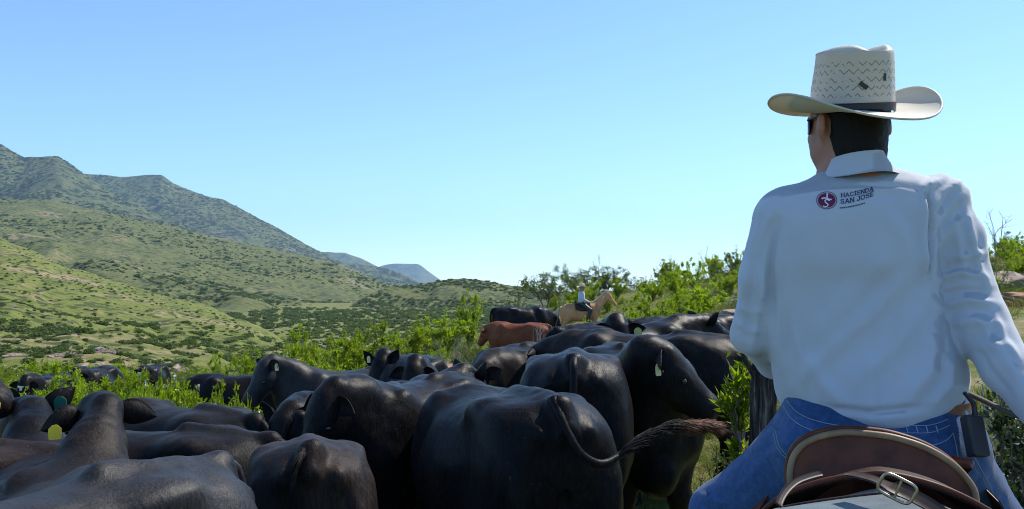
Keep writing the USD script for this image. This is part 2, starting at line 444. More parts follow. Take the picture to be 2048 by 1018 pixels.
def cow_body(h, poll, yaw, pitch, seed, fat=1.0, hump=0.0, stride=0.0, neck=1.0):
    f = Field((-0.2, -0.65, -0.02), (2.75, 0.65, 1.95), h)
    f.lo = np.array([-0.25, -0.65, -0.02])
    f = Field((-0.25, -0.68 if abs(poll[1]) < .35 else -1.0, -0.02), (max(2.2, poll[0] + 0.6), 0.68 if abs(poll[1]) < .35 else 1.0, max(1.6, poll[2] + 0.3)), h)
    at = [-0.04, 0.0, 0.08, 0.2, 0.45, 0.65, 0.85, 1.05, 1.25, 1.42, 1.55, 1.62]
    top = [1.13, 1.20, 1.275, 1.305, 1.32, 1.30, 1.29, 1.295, 1.32 + hump, 1.28, 1.17, 1.06]
    bot = [0.96, 0.84, 0.72, 0.62, 0.54, 0.47, 0.44, 0.44, 0.46, 0.52, 0.62, 0.78]
    w = np.array([0.05, 0.15, 0.225, 0.275, 0.305, 0.345, 0.385, 0.39, 0.35, 0.30, 0.22, 0.11]) * fat
    p = [2, 2.3, 2.7, 2.8, 2.7, 2.35, 2.2, 2.15, 2.15, 2.1, 2, 2]
    f.loft(0, at, 0.0, w, top, bot, p, k=0.04)
    for s in (-1, 1):
        f.ell((0.46, s * 0.236 * fat, 1.228), (0.11, 0.06, 0.045), rot([0, 1, 0], 12), 0.13)       # hook bone
        f.ell((0.01, s * 0.125, 1.13), (0.065, 0.05, 0.06), None, 0.09)                              # pin bone
        f.ell((0.20, s * 0.215 * fat, 0.90), (0.225, 0.13, 0.34), rot([0, 1, 0], 14), 0.10)          # thigh
        f.ell((0.38, s * 0.24 * fat, 0.66), (0.14, 0.09, 0.17), None, 0.10)
        f.ell((1.30, s * 0.235, 0.98), (0.15, 0.105, 0.33), rot([0, 1, 0], -14), 0.10)              # shoulder
        f.ell((1.43, s * 0.20, 0.82), (0.13, 0.09, 0.15), None, 0.09)
        f.ell((0.63, s * 0.40 * fat, 1.17), (0.14, 0.06, 0.10), None, 0.16, cut=True)                # flank hollow
        f.ell((1.14, s * 0.415, 1.05), (0.05, 0.07, 0.22), rot([0, 1, 0], -12), 0.10, cut=True)
        d = stride * s
        f.chain([(1.33, s * .19, .78), (1.36 + d * .3, s * .18, .42), (1.34 + d, s * .175, .14), (1.37 + d, s * .175, .05)], [.115, .066, .05, .062], 0.05)
        f.ell((1.36 + d * .3, s * .18, .41), (.065, .062, .07), None, .03)
        f.ell((1.40 + d, s * .175, .03), (.075, .06, .05), None, .02)
        f.chain([(0.22, s * .19, .72), (0.06 - d * .2, s * .185, .47), (0.13 - d * .6, s * .175, .15), (0.17 - d * .6, s * .175, .05)], [.15, .068, .052, .062], 0.06)
        f.ell((0.04 - d * .2, s * .185, .47), (.066, .05, .08), None, .03)
        f.ell((0.20 - d * .6, s * .175, .03), (.075, .06, .05), None, .02)
    f.cone((0.03, 0, 1.255), (0.55, 0, 1.31), 0.035, 0.04, 0.07)
    f.cone((0.02, 0, 1.26), (-0.05, 0, 1.16), 0.055, 0.04, 0.06)                                     # tail head
    f.cone((0.03, 0, 1.10), (0.03, 0, 0.80), 0.035, 0.03, 0.05, cut=True)                             # cleft between the buttocks
    f.ell((1.50, 0, 0.62), (0.18, 0.13, 0.19), None, 0.10)                                           # brisket
    f.ell((0.35, 0, 0.60), (0.14, 0.12, 0.11), None, 0.07)                                           # udder
    H = head_frame(yaw, pitch)
    poll = np.asarray(poll, float)
    q = lambda *v: poll + H @ np.array(v, float)
    # neck: crest and throat
    back = q(-0.10, 0, -0.10)
    n0, n1 = np.array([1.28, 0, 1.10]), np.array([1.42, 0, 0.92])
    mid = (n0 + back) / 2 + [0, 0, 0.03]
    f.chain([n0, mid, back], [0.21, 0.16 * neck, 0.12 * neck], 0.12)
    th = q(0.02, 0, -0.19)
    f.chain([n1, (n1 + th) / 2 + [0, 0, -0.02], th], [0.23, 0.155 * neck, 0.095 * neck], 0.13)
    f.cone(n1 + [0.04, 0, -.16], (n1 + th) / 2 + [0, 0, -0.19], 0.10, 0.05, 0.12)                     # dewlap
    # head
    f.ell(q(0.055, 0, -0.06), (0.145, 0.118, 0.095), H, 0.05)
    f.ell(q(-0.01, 0, -0.005), (0.075, 0.085, 0.05), H, 0.05)                                         # poll
    f.cone(q(0.09, 0, -0.085), q(0.34, 0, -0.085), 0.112, 0.088, 0.05)
    f.cone(q(0.07, 0, -0.17), q(0.34, 0, -0.135), 0.088, 0.058, 0.05)                                 # jaw
    f.ell(q(0.395, 0, -0.095), (0.064, 0.106, 0.086), H, 0.04)                                       # muzzle
    for s in (-1, 1):
        f.ell(q(0.15, s * 0.098, -0.045), (0.045, 0.028, 0.028), H, 0.03)                             # brow
        f.ell(q(0.11, s * 0.085, -0.15), (0.09, 0.04, 0.075), H, 0.05)                                # cheek
        f.ell(q(0.44, s * 0.050, -0.070), (0.022, 0.018, 0.014), H, 0.012, cut=True)                  # nostril
        f.ell(q(0.165, s * 0.124, -0.062), (0.024, 0.014, 0.017), H, 0.012, cut=True)
    V, T = f.mesh(2)
    N = normals(V, T)
    g = noise3(V, 5.0, seed, 2) * 0.012 + noise3(V * [1, 2.2, 1], 14.0, seed + 5, 2) * 0.006
    g = g + noise3(V * [1, 1, .28], 10.0, seed + 21, 2) * 0.016 + noise3(V * [.35, 1.2, 1.2], 8.0, seed + 22, 2) * 0.008
    # loose skin folds across the neck
    t = np.clip((V[:, 0] - 1.25) / 0.2, 0, 1) * np.clip((poll[0] + .05 - V[:, 0]) / 0.2, 0, 1)
    g = g + t * 0.0022 * np.sin((V[:, 0] * 0.9 + V[:, 2] * 0.45) * 62 + 14 * noise3(V, 5, seed + 9)) * np.clip(noise3(V, 4, seed + 4) * 4 + .5, 0, 1)
    foot = np.clip(V[:, 2] / 0.3, 0, 1)
    return V + N * (g * foot)[:, None], T, H, poll


def ear_mesh(length=0.185, width=0.066, droop=0.02):
    """An ear from the origin along +x, hollow side to -z... a cupped leaf with thickness."""
    u = np.linspace(0, 1, 14)[:, None]
    v = np.linspace(-1, 1, 9)[None, :]
    w = width * np.clip(np.sin(np.pi * np.clip(0.10 + 0.90 * u, 0, 1) ** 0.75), 0.02, 1) ** 0.8
    X = length * u + 0 * v
    Yv = w * v
    Z = 0.55 * width * (1 - v ** 2) * np.sin(np.pi * (0.25 + 0.7 * u)) - droop * u ** 2
    top = np.stack([X, Yv + 0 * X, Z + 0.004], -1)
    bot = np.stack([X, Yv * 0.97, Z - 0.004], -1)
    return slab(top, bot)


def tail_mesh(pts, r0=0.026, r1=0.014, n=28):
    p = spline(pts, n)
    return tube(p, np.linspace(r0, r1, n), 8)


def hair_tuft(path, n, length, spread, seed, r=0.0035, start=0.0):
    """Locks of hair as tapered thin tubes that leave a path and flow along it."""
    R = rng(seed)
    p = spline(path, 40)
    out = []
    for _ in range(n):
        i = int(R.uniform(start, 0.9) * 39)
        L = length * R.uniform(0.5, 1.0)
        d = p[min(39, i + 3)] - p[max(0, i - 3)]
        d /= np.linalg.norm(d) + 1e-9
        o = R.normal(size=3); o -= d * (o @ d); o /= np.linalg.norm(o)
        k = 6
        t = np.linspace(0, 1, k)[:, None]
        q = p[i] + d * L * t + o * spread * (0.25 * np.minimum(1, t * 3) + 0.75 * t ** 1.4) * R.uniform(0.2, 1) + np.array([0, 0, -0.25 * L]) * t ** 2
        out.append(tube(q, r * (1.05 - t[:, 0]), 4, False))
    return join(out)


def tag_mesh(w=0.055, h=0.07):
    c = trimesh.creation.box((0.004, w, h))
    from shapely.geometry import Polygon
    pg = Polygon([(-w / 2, -h / 2), (w / 2, -h / 2), (w / 2, h * .25), (w * .18, h / 2), (-w * .18, h / 2), (-w / 2, h * .25)]).buffer(0.008).simplify(0.001)
    m = trimesh.creation.extrude_polygon(pg, 0.004, engine='earcut')
    m.apply_transform(trimesh.transformations.rotation_matrix(np.pi / 2, [1, 0, 0]))
    return np.array(m.vertices), np.array(m.faces)


def sphere(c, r, sub=2):
    m = trimesh.creation.icosphere(sub, 1.0)
    return np.array(m.vertices) * np.asarray(r) + np.asarray(c), np.array(m.faces)


def cow(label, anchor, px, py, Y, az, s=1.0, poll=(1.92, 0, 1.42), yaw=0.0, pitch=42, fur_name='black_fur', tags=(), h=None, seed=1, fat=1.0,
        tail=None, ears=(1, 1), ear_up=0.0, cat='cow', stride=0.0, hump=0.0, white_face=False, group=None, switch=True, switch_mat='black_hair', name='black_cow', dz=0.0, tilt=0.0, neck=1.0):
    a = np.array({'tail': COW_TAIL, 'hip': COW_HIP, 'withers': COW_WITHERS, 'poll': poll}[anchor], float) * s
    w = P(px, py, Y)
    th = math.radians(90 - az)
    Rz = rot([0, 0, 1], 90 - az) @ rot([0, 1, 0], tilt)
    base = w - Rz @ a
    base[2] += dz
    for fx in (0.15, 1.35):
        FEET.append((base + Rz @ np.array([fx * s, 0, 0])))
    if h is None:
        h = 0.019 if Y < 5 else 0.022 if Y < 8 else 0.03 if Y < 14 else 0.042
    V, T, H, pl = cow_body(h, poll, yaw, pitch, seed, fat, hump, stride, neck)
    o = thing(name, label, cat, base, 90 - az, group)
    if tilt:
        UsdGeom.Xformable(o).AddRotateYOp().Set(float(tilt))
    part('body', (V * s, T), M[fur_name], o)
    q = lambda *v: (pl + H @ np.array(v, float)) * s
    R = rng(seed)
    for k, sd in enumerate((1, -1)):
        if not ears[k]:
            continue
        E = ear_mesh()
        up = ear_up + R.uniform(-8, 8)
        fw = H[:, 0] * [1, 1, 0]; fw = fw / max(np.linalg.norm(fw), 1e-6)
        ax_ = H[:, 1] * sd * math.cos(math.radians(up)) + np.array([0, 0, 1.0]) * math.sin(math.radians(up)) - 0.22 * fw
        ax_ /= np.linalg.norm(ax_)
        az_ = -(fw + 0.35 * sd * H[:, 1]); az_ = az_ - ax_ * (az_ @ ax_); az_ /= np.linalg.norm(az_)
        A = np.stack([ax_, np.cross(az_, ax_), az_], 1)
        root = pl + H @ np.array([-0.01, sd * 0.10, -0.045])
        part('ear', ((E[0] @ A.T + root) * s, E[1]), M[fur_name], o)
        tg = [t for t in tags if t[0] == sd]
        for t in tg:
            B = tag_mesh(*(t[2] if len(t) > 2 else (0.055, 0.07)))
            C = H @ rot([0, 0, 1], sd * 8)
            tip = root + A @ np.array([0.11, 0, 0.02])
            Cw = Rz.T @ rot([0, 0, 1], R.uniform(-20, 20)) @ rot([0, 1, 0], R.uniform(-10, 10))
            part('ear_tag', ((B[0] @ Cw.T + tip + Rz.T @ np.array([0, -0.035, -0.035])) * s, B[1]), M[t[1]], o, smooth=False)
    for sd in (1, -1):
        part('eye', sphere(q(0.165, sd * 0.114, -0.062), 0.019 * s), M['eye'], o)
    if white_face:
        # the pale blaze is a patch of the hide, laid just over the face
        c, keep = q(0.27, 0, -0.03), None
        N = normals(V * s, T)
        loc = (V - pl) @ H
        m = (loc[:, 0] > 0.03) & (loc[:, 0] < 0.42) & (np.abs(loc[:, 1] + .02 * np.sin(loc[:, 0] * 23)) < 0.052 + .02 * np.sin(loc[:, 0] * 17 + 1)) & (loc[:, 2] > -0.15)
        F = T[m[T].all(1)]
        ids, inv = np.unique(F, return_inverse=True)
        part('white_face', ((V * s + N * 0.004)[ids], inv.reshape(-1, 3)), M['white_hair'], o)
    if tail is None:
        sway = R.uniform(-0.05, 0.05)
        tail = [(0.01, 0, 1.27), (-0.075, 0, 1.22), (-0.115, sway * .3, 1.02), (-0.10, sway * .7, 0.75), (-0.09, sway, 0.50)]
        tw = [np.array(t) * s for t in tail]
    else:
        tw = [Rz.T @ (np.asarray(t) - base) for t in tail]
    p = part('tail', tail_mesh(tw, 0.027 * s, 0.013 * s), M[fur_name], o)
    if switch:
        d = (tw[-1] - tw[-2]) / np.linalg.norm(tw[-1] - tw[-2])
        part('switch', hair_tuft([tw[-1] - d * 0.18 * s, tw[-1], tw[-1] + d * 0.1 * s], 110, 0.30 * s, 0.055 * s, seed), M[switch_mat], p)
    return o, base, Rz
# ------------------------------------------------------------------ the herd (nearest first)
CT = 'black cattle of the herd'
t2 = [P(1106, 797, 4.2), P(1128, 850, 4.12), P(1158, 905, 4.08), P(1205, 927, 4.15), P(1255, 900, 4.25), P(1300, 868, 4.32)]
herd = []
herd.append(cow('large black cow from behind, tail swung out to the right, nearest the middle', 'tail', 1112, 795, 4.25, -22, 1.0, poll=(1.95, 0, 1.05), pitch=55, seed=2, fat=1.08, tilt=5, tail=t2, switch=False))
herd.append(cow('sleek black cow seen from behind with sunlit right flank, left of the rider', 'tail', 1148, 708, 5.35, 4, 1.03, poll=(1.95, 0, 1.0), pitch=60, tilt=6, seed=3, fat=1.02))
herd.append(cow('black cow from behind with peaked back ridge, left of the big tail-swinging cow', 'tail', 768, 776, 6.0, 0, 0.96, poll=(1.95, 0, 1.0), pitch=60, tilt=6, seed=4))
herd.append(cow('black cow turning its lowered head to the right, in front of the bright green plant', 'poll', 1340, 706, 5.9, 174, 1.10, poll=(1.72, 0.02, 1.36), yaw=76, pitch=44, seed=5, tags=[(-1, 'tag_cream', (0.016, 0.055))], ears=(1, 1), fur_name='black_fur', ear_up=-15))
herd.append(cow('young black cow with rusty tail head seen from behind, at the bottom edge', 'tail', 622, 886, 3.7, -14, 0.84, poll=(1.9, 0, 0.9), pitch=60, tilt=10, seed=6, fur_name='brown_black_fur', fat=.98,
                tail=[P(622, 890, 3.68), P(600, 915, 3.6), P(588, 960, 3.58), P(594, 1010, 3.58), P(600, 1060, 3.6)]))
herd.append(cow('grey sheened black cow at the bottom left corner, hip bone standing up', 'tail', 418, 914, 3.15, -150, 0.88, poll=(1.9, 0, 1.0), pitch=60, seed=7, fur_name='grey_black_fur'))
herd.append(cow('black cow seen from behind with raised head and yellow tag in its left ear', 'poll', 195, 806, 3.9, -14, 0.86, poll=(1.80, 0.04, 1.52), yaw=24, pitch=34, seed=8, neck=0.74, fur_name='black_fur_dusty', tags=[(1, 'tag_yellow', (0.042, 0.055))], ear_up=-22))
herd.append(cow('long black cow standing side on behind the two cows at the bottom left', 'tail', 528, 868, 4.9, -80, 0.95, poll=(1.95, 0, 1.0), pitch=60, seed=9, fur_name='black_fur_dusty'))
herd.append(cow('black cow at the left edge with upright ear and dark green tag', 'poll', 52, 812, 4.6, -32, 0.92, poll=(1.85, 0, 1.45), yaw=10, pitch=40, seed=10, neck=0.76, tags=[(-1, 'tag_green'), (1, 'tag_yellow')], ear_up=48))
herd.append(cow('low brownish cow back reaching in from the left edge', 'tail', 146, 897, 4.1, -84, 0.82, poll=(1.9, 0, 1.0), pitch=60, seed=11, fur_name='brown_black_fur'))
herd.append(cow('black cow showing only a humped sunlit back behind the long side-on cow', 'hip', 425, 812, 5.9, -60, 0.93, poll=(1.95, 0, 1.0), pitch=60, seed=12, fur_name='black_fur_dusty'))
herd.append(cow('black cow facing the camera with one ear upright, left of the ridge-backed cow', 'poll', 560, 846, 5.7, -168, 0.93, poll=(1.85, 0.0, 1.22), yaw=-14, pitch=60, seed=13, ear_up=45))
herd.append(cow('black cow with lowered head and pale yellow ear tag, between two cow rumps', 'poll', 640, 800, 5.3, -150, 0.9, poll=(1.85, 0, 1.28), yaw=-10, pitch=62, seed=14, tags=[(-1, 'tag_lime')], ear_up=-25))
herd.append(cow('black cow with raised right ear and cream tag, just behind the tail-swinging cow', 'poll', 948, 754, 6.9, 40, 0.92, poll=(1.80, 0, 1.40), yaw=0, pitch=50, seed=15, tags=[(1, 'tag_cream', (0.022, 0.06))], ear_up=70))
herd.append(cow('black cow with a wrinkled neck looking left, behind the sleek cow with sunlit flank', 'withers', 1008, 697, 8.6, -162, 0.96, poll=(1.82, -0.10, 1.12), yaw=-22, pitch=55, seed=16, fur_name='black_fur_dusty', ear_up=25))
herd.append(cow('black cow facing the camera, both ears raised, cream tag in the left one', 'poll', 760, 727, 9.2, -168, 0.95, poll=(1.85, 0, 1.36), yaw=0, pitch=62, seed=17, tags=[(-1, 'tag_cream', (0.022, 0.06))], ear_up=58))
herd.append(cow('black cow with hanging ears beside the cow with both ears raised', 'poll', 826, 739, 8.6, 170, 0.93, poll=(1.85, 0, 1.30), yaw=-15, pitch=62, seed=18, ear_up=-30))
herd.append(cow('black cow standing in the brush, head turned left with cream ear tag', 'poll', 524, 731, 9.8, -122, 1.0, poll=(1.85, 0, 1.40), yaw=10, pitch=58, seed=19, neck=0.8, tags=[(1, 'tag_cream', (0.024, 0.065))], ear_up=25, fur_name='grey_black_fur'))
herd.append(cow('black cow facing the camera with two lime tags in its ear', 'poll', 1238, 657, 8.8, 176, 1.0, poll=(1.85, 0, 1.36), yaw=0, pitch=62, seed=20, tags=[(1, 'tag_lime', (0.06, 0.075)), (1, 'tag_lime', (0.035, 0.05))], ear_up=8))
herd.append(cow('black cow whose rump falls away right beside the rider\'s left sleeve', 'tail', 1466, 673, 7.7, -62, 1.02, poll=(1.95, 0, 1.1), pitch=55, seed=21, fur_name='black_fur_dusty', fat=1.05))
herd.append(cow('black cow looking right with one pointed ear raised, beside the rider\'s left elbow', 'poll', 1412, 640, 9.6, 62, 1.0, poll=(1.9, 0, 1.34), yaw=4, pitch=22, seed=22, ear_up=50))
herd.append(cow('black cow showing a long flat back at the foot of the bushy slope', 'tail', 1262, 640, 12.2, 74, 1.0, poll=(1.9, 0, 1.2), yaw=0, pitch=45, seed=23))
herd.append(cow('black cow with a rounded hump of back right of the red cow', 'hip', 1136, 658, 10.8, 4, 0.92, poll=(1.9, 0, 1.0), pitch=60, seed=24, fur_name='black_fur_dusty'))
herd.append(cow('red brown cow grazing side on among the black cattle', 'tail', 1092, 648, 24.0, -66, 1.04, poll=(1.86, 0, 1.12), pitch=62, seed=25, fur_name='red_fur', name='red_cow', switch_mat='black_hair'))
herd.append(cow('black cow behind the red cow', 'tail', 993, 615, 27.0, 66, 1.12, poll=(1.9, 0, 1.0), pitch=60, seed=26))
herd.append(cow('black cow half hidden in the green brush left of the cow with turned head', 'withers', 428, 748, 14.5, -100, 1.0, poll=(1.85, 0, 1.1), yaw=0, pitch=55, seed=27))
herd.append(cow('small distant cow with a white face in the brush above the brownish cow', 'poll', 148, 752, 16.5, 178, 0.9, poll=(1.85, 0, 1.25), yaw=0, pitch=70, seed=28, white_face=True, ear_up=-10))
herd.append(cow('white faced cow mostly hidden in the brush near the left edge', 'poll', 46, 768, 15.0, 176, 0.9, poll=(1.85, 0, 1.25), yaw=0, pitch=70, seed=29, white_face=True, ear_up=-10))
herd.append(cow('black cow with a white face far off in the flowering brush', 'poll', 283, 742, 24.0, 176, 0.9, poll=(1.85, 0, 1.25), yaw=0, pitch=60, seed=30, white_face=True))
herd.append(cow('black cow cut by the left edge, head above the brush', 'poll', 4, 793, 6.2, 98, 0.95, poll=(1.85, 0, 1.30), yaw=0, pitch=60, seed=31, tags=[(1, 'tag_lime')], ear_up=-15, fur_name='black_fur_dusty'))
for o, b, r in herd:
    tag(o, group=CT) if 'red' not in o.GetName() else None
# bushy end of the swinging tail
o0, b0, R0 = herd[0]
loc0 = lambda pts: [R0.T @ (p - b0) for p in pts]
sw = part('switch', hair_tuft(loc0([P(1235, 912, 4.2), P(1290, 872, 4.3), P(1345, 850, 4.38), P(1405, 846, 4.45)]), 1000, 0.17, 0.042, 99, 0.0034), M['black_hair'],
          stage.GetPrimAtPath(str(herd[0][0].GetPath()) + '/tail'))
sw2 = part('switch', hair_tuft(loc0([P(1340, 852, 4.38), P(1380, 848, 4.42), P(1425, 848, 4.47)]), 900, 0.13, 0.045, 98, 0.0034, start=0.0), M['rust_hair'],
           stage.GetPrimAtPath(str(herd[0][0].GetPath()) + '/tail'), label='rust coloured tip of the tail hair')
part('tail_hair', hair_tuft(loc0(t2), 900, 0.07, 0.014, 97, 0.0022), M['black_hair'], stage.GetPrimAtPath(str(herd[0][0].GetPath()) + '/tail'), kind='stuff')

o4, b4, R4 = herd[4]
t4 = [R4.T @ (p - b4) for p in (P(622, 890, 3.66), P(600, 915, 3.58), P(588, 960, 3.55), P(594, 1010, 3.55))]
part('tail_fuzz', hair_tuft(t4, 700, 0.09, 0.02, 96, 0.0020), M['black_hair'], stage.GetPrimAtPath(str(o4.GetPath()) + '/tail'), kind='stuff')

# ------------------------------------------------------------------ ground sheet
GP = np.array([p for p in near_pts] + FEET)
_rbf = RBFInterpolator(GP[:, :2], GP[:, 2], kernel='linear', smoothing=0.4)


def ground_z(x, y):
    x, y = np.asarray(x, float), np.asarray(y, float)
    q = np.stack([x.ravel(), y.ravel()], -1)
    r = np.hypot(q[:, 0], q[:, 1])
    k = np.minimum(1, 75 / np.maximum(r, 1e-6))
    z = _rbf(q * k[:, None])
    a = np.degrees(np.arctan2(q[:, 0], q[:, 1]))
    far = np.where(a > -60, -15.0, -12.0) + 6 * noise3(np.c_[q, 0 * r], 1 / 160., 3)
    far = np.where(r > 2500, far - (r - 2500) * 0.012, far)
    hill = np.where((a > 2) & (a < 150), 1.0, 0.0)
    t = np.clip((r - 62) / 90, 0, 1)
    t = t * t * (3 - 2 * t)
    bump = (noise3(np.c_[q, 0 * r], 0.35, 4) * 0.30 + noise3(np.c_[q, 0 * r], 1.6, 5) * 0.07) * np.clip((r - 1.5) / 6, 0.3, 1) * np.clip(1 - (r - 40) / 60, .3, 1)
    return (z * (1 - t) + far * t + bump).reshape(x.shape)


rr = np.concatenate([[0.0], np.geomspace(0.4, 90, 210), np.geomspace(95, 12500, 64)])
aa = np.linspace(-np.pi, np.pi, 481)[:-1]
A2, R2 = np.meshgrid(aa, rr)
GX, GY = R2 * np.sin(A2), R2 * np.cos(A2)
GZ = ground_z(GX, GY)
V = np.stack([GX, GY, GZ], -1).reshape(-1, 3)
n, m = GX.shape
I = np.arange(n * m).reshape(n, m)
J = np.roll(I, -1, 1)
Q = np.stack([I[:-1], I[1:], J[1:], J[:-1]], -1).reshape(-1, 4)
GROUND = (V, np.vstack([Q[:, [0, 1, 2]], Q[:, [0, 2, 3]]]))


def earth(name, grass0, grass1, soil, rock, s1, s2, soil_cut=0.52, dark=None, s3=None, bump=0.6, dist=0.05, rock_steep=0.75, rough_patch=0.5):
    n = {'g': ('geometry', {}), 'big': ('noise_texture', {'scale': s1, 'detail': 6.0, 'roughness': 0.6}),
         'fine': ('noise_texture', {'scale': s2, 'detail': 8.0, 'roughness': 0.7}),
         'gr': ('mix_color', {'a': grass0, 'b': grass1}), 'fr': ('rgb_ramp', {'ramp': [(0.35, (0, 0, 0)), (0.65, (1, 1, 1))]}),
         'sc': ('rgb_ramp', {'ramp': [(soil_cut - 0.04, (0, 0, 0)), (soil_cut + 0.07, (1, 1, 1))]}),
         'mixn': ('math', {'math_type': 'multiply_add', 'value2': 0.45}),
         'so': ('mix_color', {'b': soil}),
         'sp': ('separate_xyz', {}), 'st': ('map_range', {'from_min': rock_steep - 0.14, 'from_max': rock_steep + 0.06, 'to_min': 1.0, 'to_max': 0.0, 'clamp': True}),
         'stn': ('math', {'math_type': 'multiply_add', 'value2': 0.28}),
         'ro': ('mix_color', {'b': rock}),
         'b': ('bump', {'strength': bump, 'distance': dist}),
         'p': ('principled_bsdf', {'roughness': 0.9, 'specular_ior_level': 0.15})}
    l = [('g.position', 'big.vector'), ('g.position', 'fine.vector'), ('fine.fac', 'fr.fac'), ('fr.color', 'gr.fac'),
         ('fine.fac', 'mixn.value1'), ('big.fac', 'mixn.value3'), ('gr.result', 'so.a'), ('so.result', 'ro.a'),
         ('g.normal', 'sp.vector'), ('fine.fac', 'stn.value1'), ('sp.z', 'stn.value3'), ('stn.value', 'st.value'), ('st.result', 'ro.fac'),
         ('fine.fac', 'b.height'), ('b.normal', 'p.normal')]
    n['sh'] = ('math', {'math_type': 'subtract', 'value2': 0.225})
    l += [('mixn.value', 'sh.value1'), ('sh.value', 'sc.fac'), ('sc.color', 'so.fac')]
    src = 'ro.result'
    if dark:
        n['vo'] = ('voronoi_texture', {'scale': s3})
        n['dn'] = ('noise_texture', {'scale': s3 * 0.22, 'detail': 4.0})
        n['dm'] = ('math', {'math_type': 'subtract'})
        n['dr'] = ('rgb_ramp', {'ramp': [(0.06, (0, 0, 0)), (0.16, (1, 1, 1))]})
        n['dk'] = ('mix_color', {'b': dark})
        l += [('g.position', 'vo.vector'), ('g.position', 'dn.vector'), ('dn.fac', 'dm.value1'), ('vo.distance', 'dm.value2'), ('dm.value', 'dr.fac'),
              (src, 'dk.a'), ('dr.color', 'dk.fac')]
        src = 'dk.result'
    l.append((src, 'p.base_color'))
    return mat(name, n, l)


M['pasture'] = earth('pasture', (0.075, 0.10, 0.018), (0.15, 0.16, 0.045), (0.26, 0.19, 0.115), (0.24, 0.18, 0.14), 0.22, 2.6, 0.60, bump=0.8, dist=0.06)
M['hill_near'] = earth('hill_near', (0.10, 0.135, 0.020), (0.165, 0.172, 0.045), (0.26, 0.20, 0.12), (0.20, 0.16, 0.13), 0.03, 0.4, 0.578, dark=(0.06, 0.075, 0.022), s3=0.35, bump=0.9, dist=1.2, rock_steep=0.62)
M['hill_mid'] = earth('hill_mid', (0.08, 0.105, 0.024), (0.14, 0.14, 0.05), (0.22, 0.175, 0.10), (0.2, 0.16, 0.13), 0.008, 0.13, 0.62, dark=(0.045, 0.062, 0.022), s3=0.14, bump=0.9, dist=4.0, rock_steep=0.55)
M['mountain'] = earth('mountain', (0.060, 0.082, 0.027), (0.13, 0.14, 0.052), (0.15, 0.13, 0.08), (0.085, 0.072, 0.065), 0.004, 0.03, 0.62, dark=(0.022, 0.034, 0.018), s3=0.04, bump=1.0, dist=16.0, rock_steep=0.68)
tag(part('ground', GROUND, M['pasture'], None), kind='structure')


def terrain_layer(name, keys, nrow, px_step, m, rough, gully=0.0, seed=0, back=1.35, back_drop=0.25, label=None, ridge_rough=0.12, cliff=0):
    """A slope: keys = {px: [(py, distance) from its foot to its ridge]}; behind the ridge it falls away again."""
    kp = sorted(keys)
    pxs = np.arange(kp[0], kp[-1] + 1, px_step)
    nk = len(keys[kp[0]])
    D = [PchipInterpolator(kp, [keys[k][i][1] for k in kp])(pxs) for i in range(nk)]
    E = [np.interp(pxs, kp, [keys[k][i][0] for k in kp]) if i == nk - 1 else PchipInterpolator(kp, [keys[k][i][0] for k in kp])(pxs) for i in range(nk)]
    s = np.linspace(0, 1, nk)
    ss = np.linspace(0, 1, nrow)
    ld = PchipInterpolator(s, np.log(np.array(D)))(ss)            # rows x cols
    Dm = np.exp(ld)
    v = np.array([[P(px, E[i][j], D[i][j])[2] for j, px in enumerate(pxs)] for i in range(nk)])
    z = PchipInterpolator(s, v)(ss)
    x = (pxs[None, :] - CX) / FPX * Dm / math.cos(PITCH)
    y = Dm
    # falling ground behind the ridge
    nb = max(6, nrow // 4)
    kb = np.linspace(0, 1, nb + 1)[1:, None]
    relief = np.maximum(z[-1] - z[0], 3)[None, :]
    x = np.vstack([x, x[-1] * (1 + (back - 1) * kb)])
    y = np.vstack([y, y[-1] * (1 + (back - 1) * kb)])
    z = np.vstack([z, z[-1] - relief * (back_drop * 4) * kb ** 1.3 * 0.6])
    p = np.stack([x, y, 0 * x], -1)
    rs = np.concatenate([np.clip(np.sin(np.pi * np.clip(ss, 0, 1) ** 1.0) + ridge_rough, 0, 1), np.full(nb, 0.8)])[:, None]
    rs[0] = 0.2
    nz = noise3(p, 1 / (rough * 9), seed, 5) * 2
    dz = nz * rough * rs
    if gully:
        w = noise3(p, 1 / (gully * 5), seed + 3, 3) * gully * 3.5
        u = (x + 0.35 * y + w) / gully
        g = 1 - np.abs(2 * meshkit.fbm(np.stack([u * 0.5, 0 * u + y / (gully * 9), 0 * u], -1) + 31.7, 4, seed + 7) - 1)
        dz = dz - (g - 0.7) * gully * 0.72 * rs
    z = z + dz
    if cliff:
        # a few rock ledges: the slope steps where a band of harder rock crosses it
        band = z + noise3(p, 1 / (rough * 6), seed + 11, 3) * cliff * 4
        z = z + cliff * 0.30 * np.sin(band / cliff * 2 * np.pi) * rs * np.clip(noise3(p, 1 / (rough * 12), seed + 13, 2) * 5, 0, 1)
    V = np.stack([x, y, z], -1)
    n_, m_ = x.shape
    I = np.arange(n_ * m_).reshape(n_, m_)
    Q = np.stack([I[:-1, :-1], I[:-1, 1:], I[1:, 1:], I[1:, :-1]], -1).reshape(-1, 4)
    mesh = (V.reshape(-1, 3), np.vstack([Q[:, [0, 1, 2]], Q[:, [0, 2, 3]]]))
    tag(part(name, mesh, M[m], None), label, kind='structure')
    return V[:nrow]


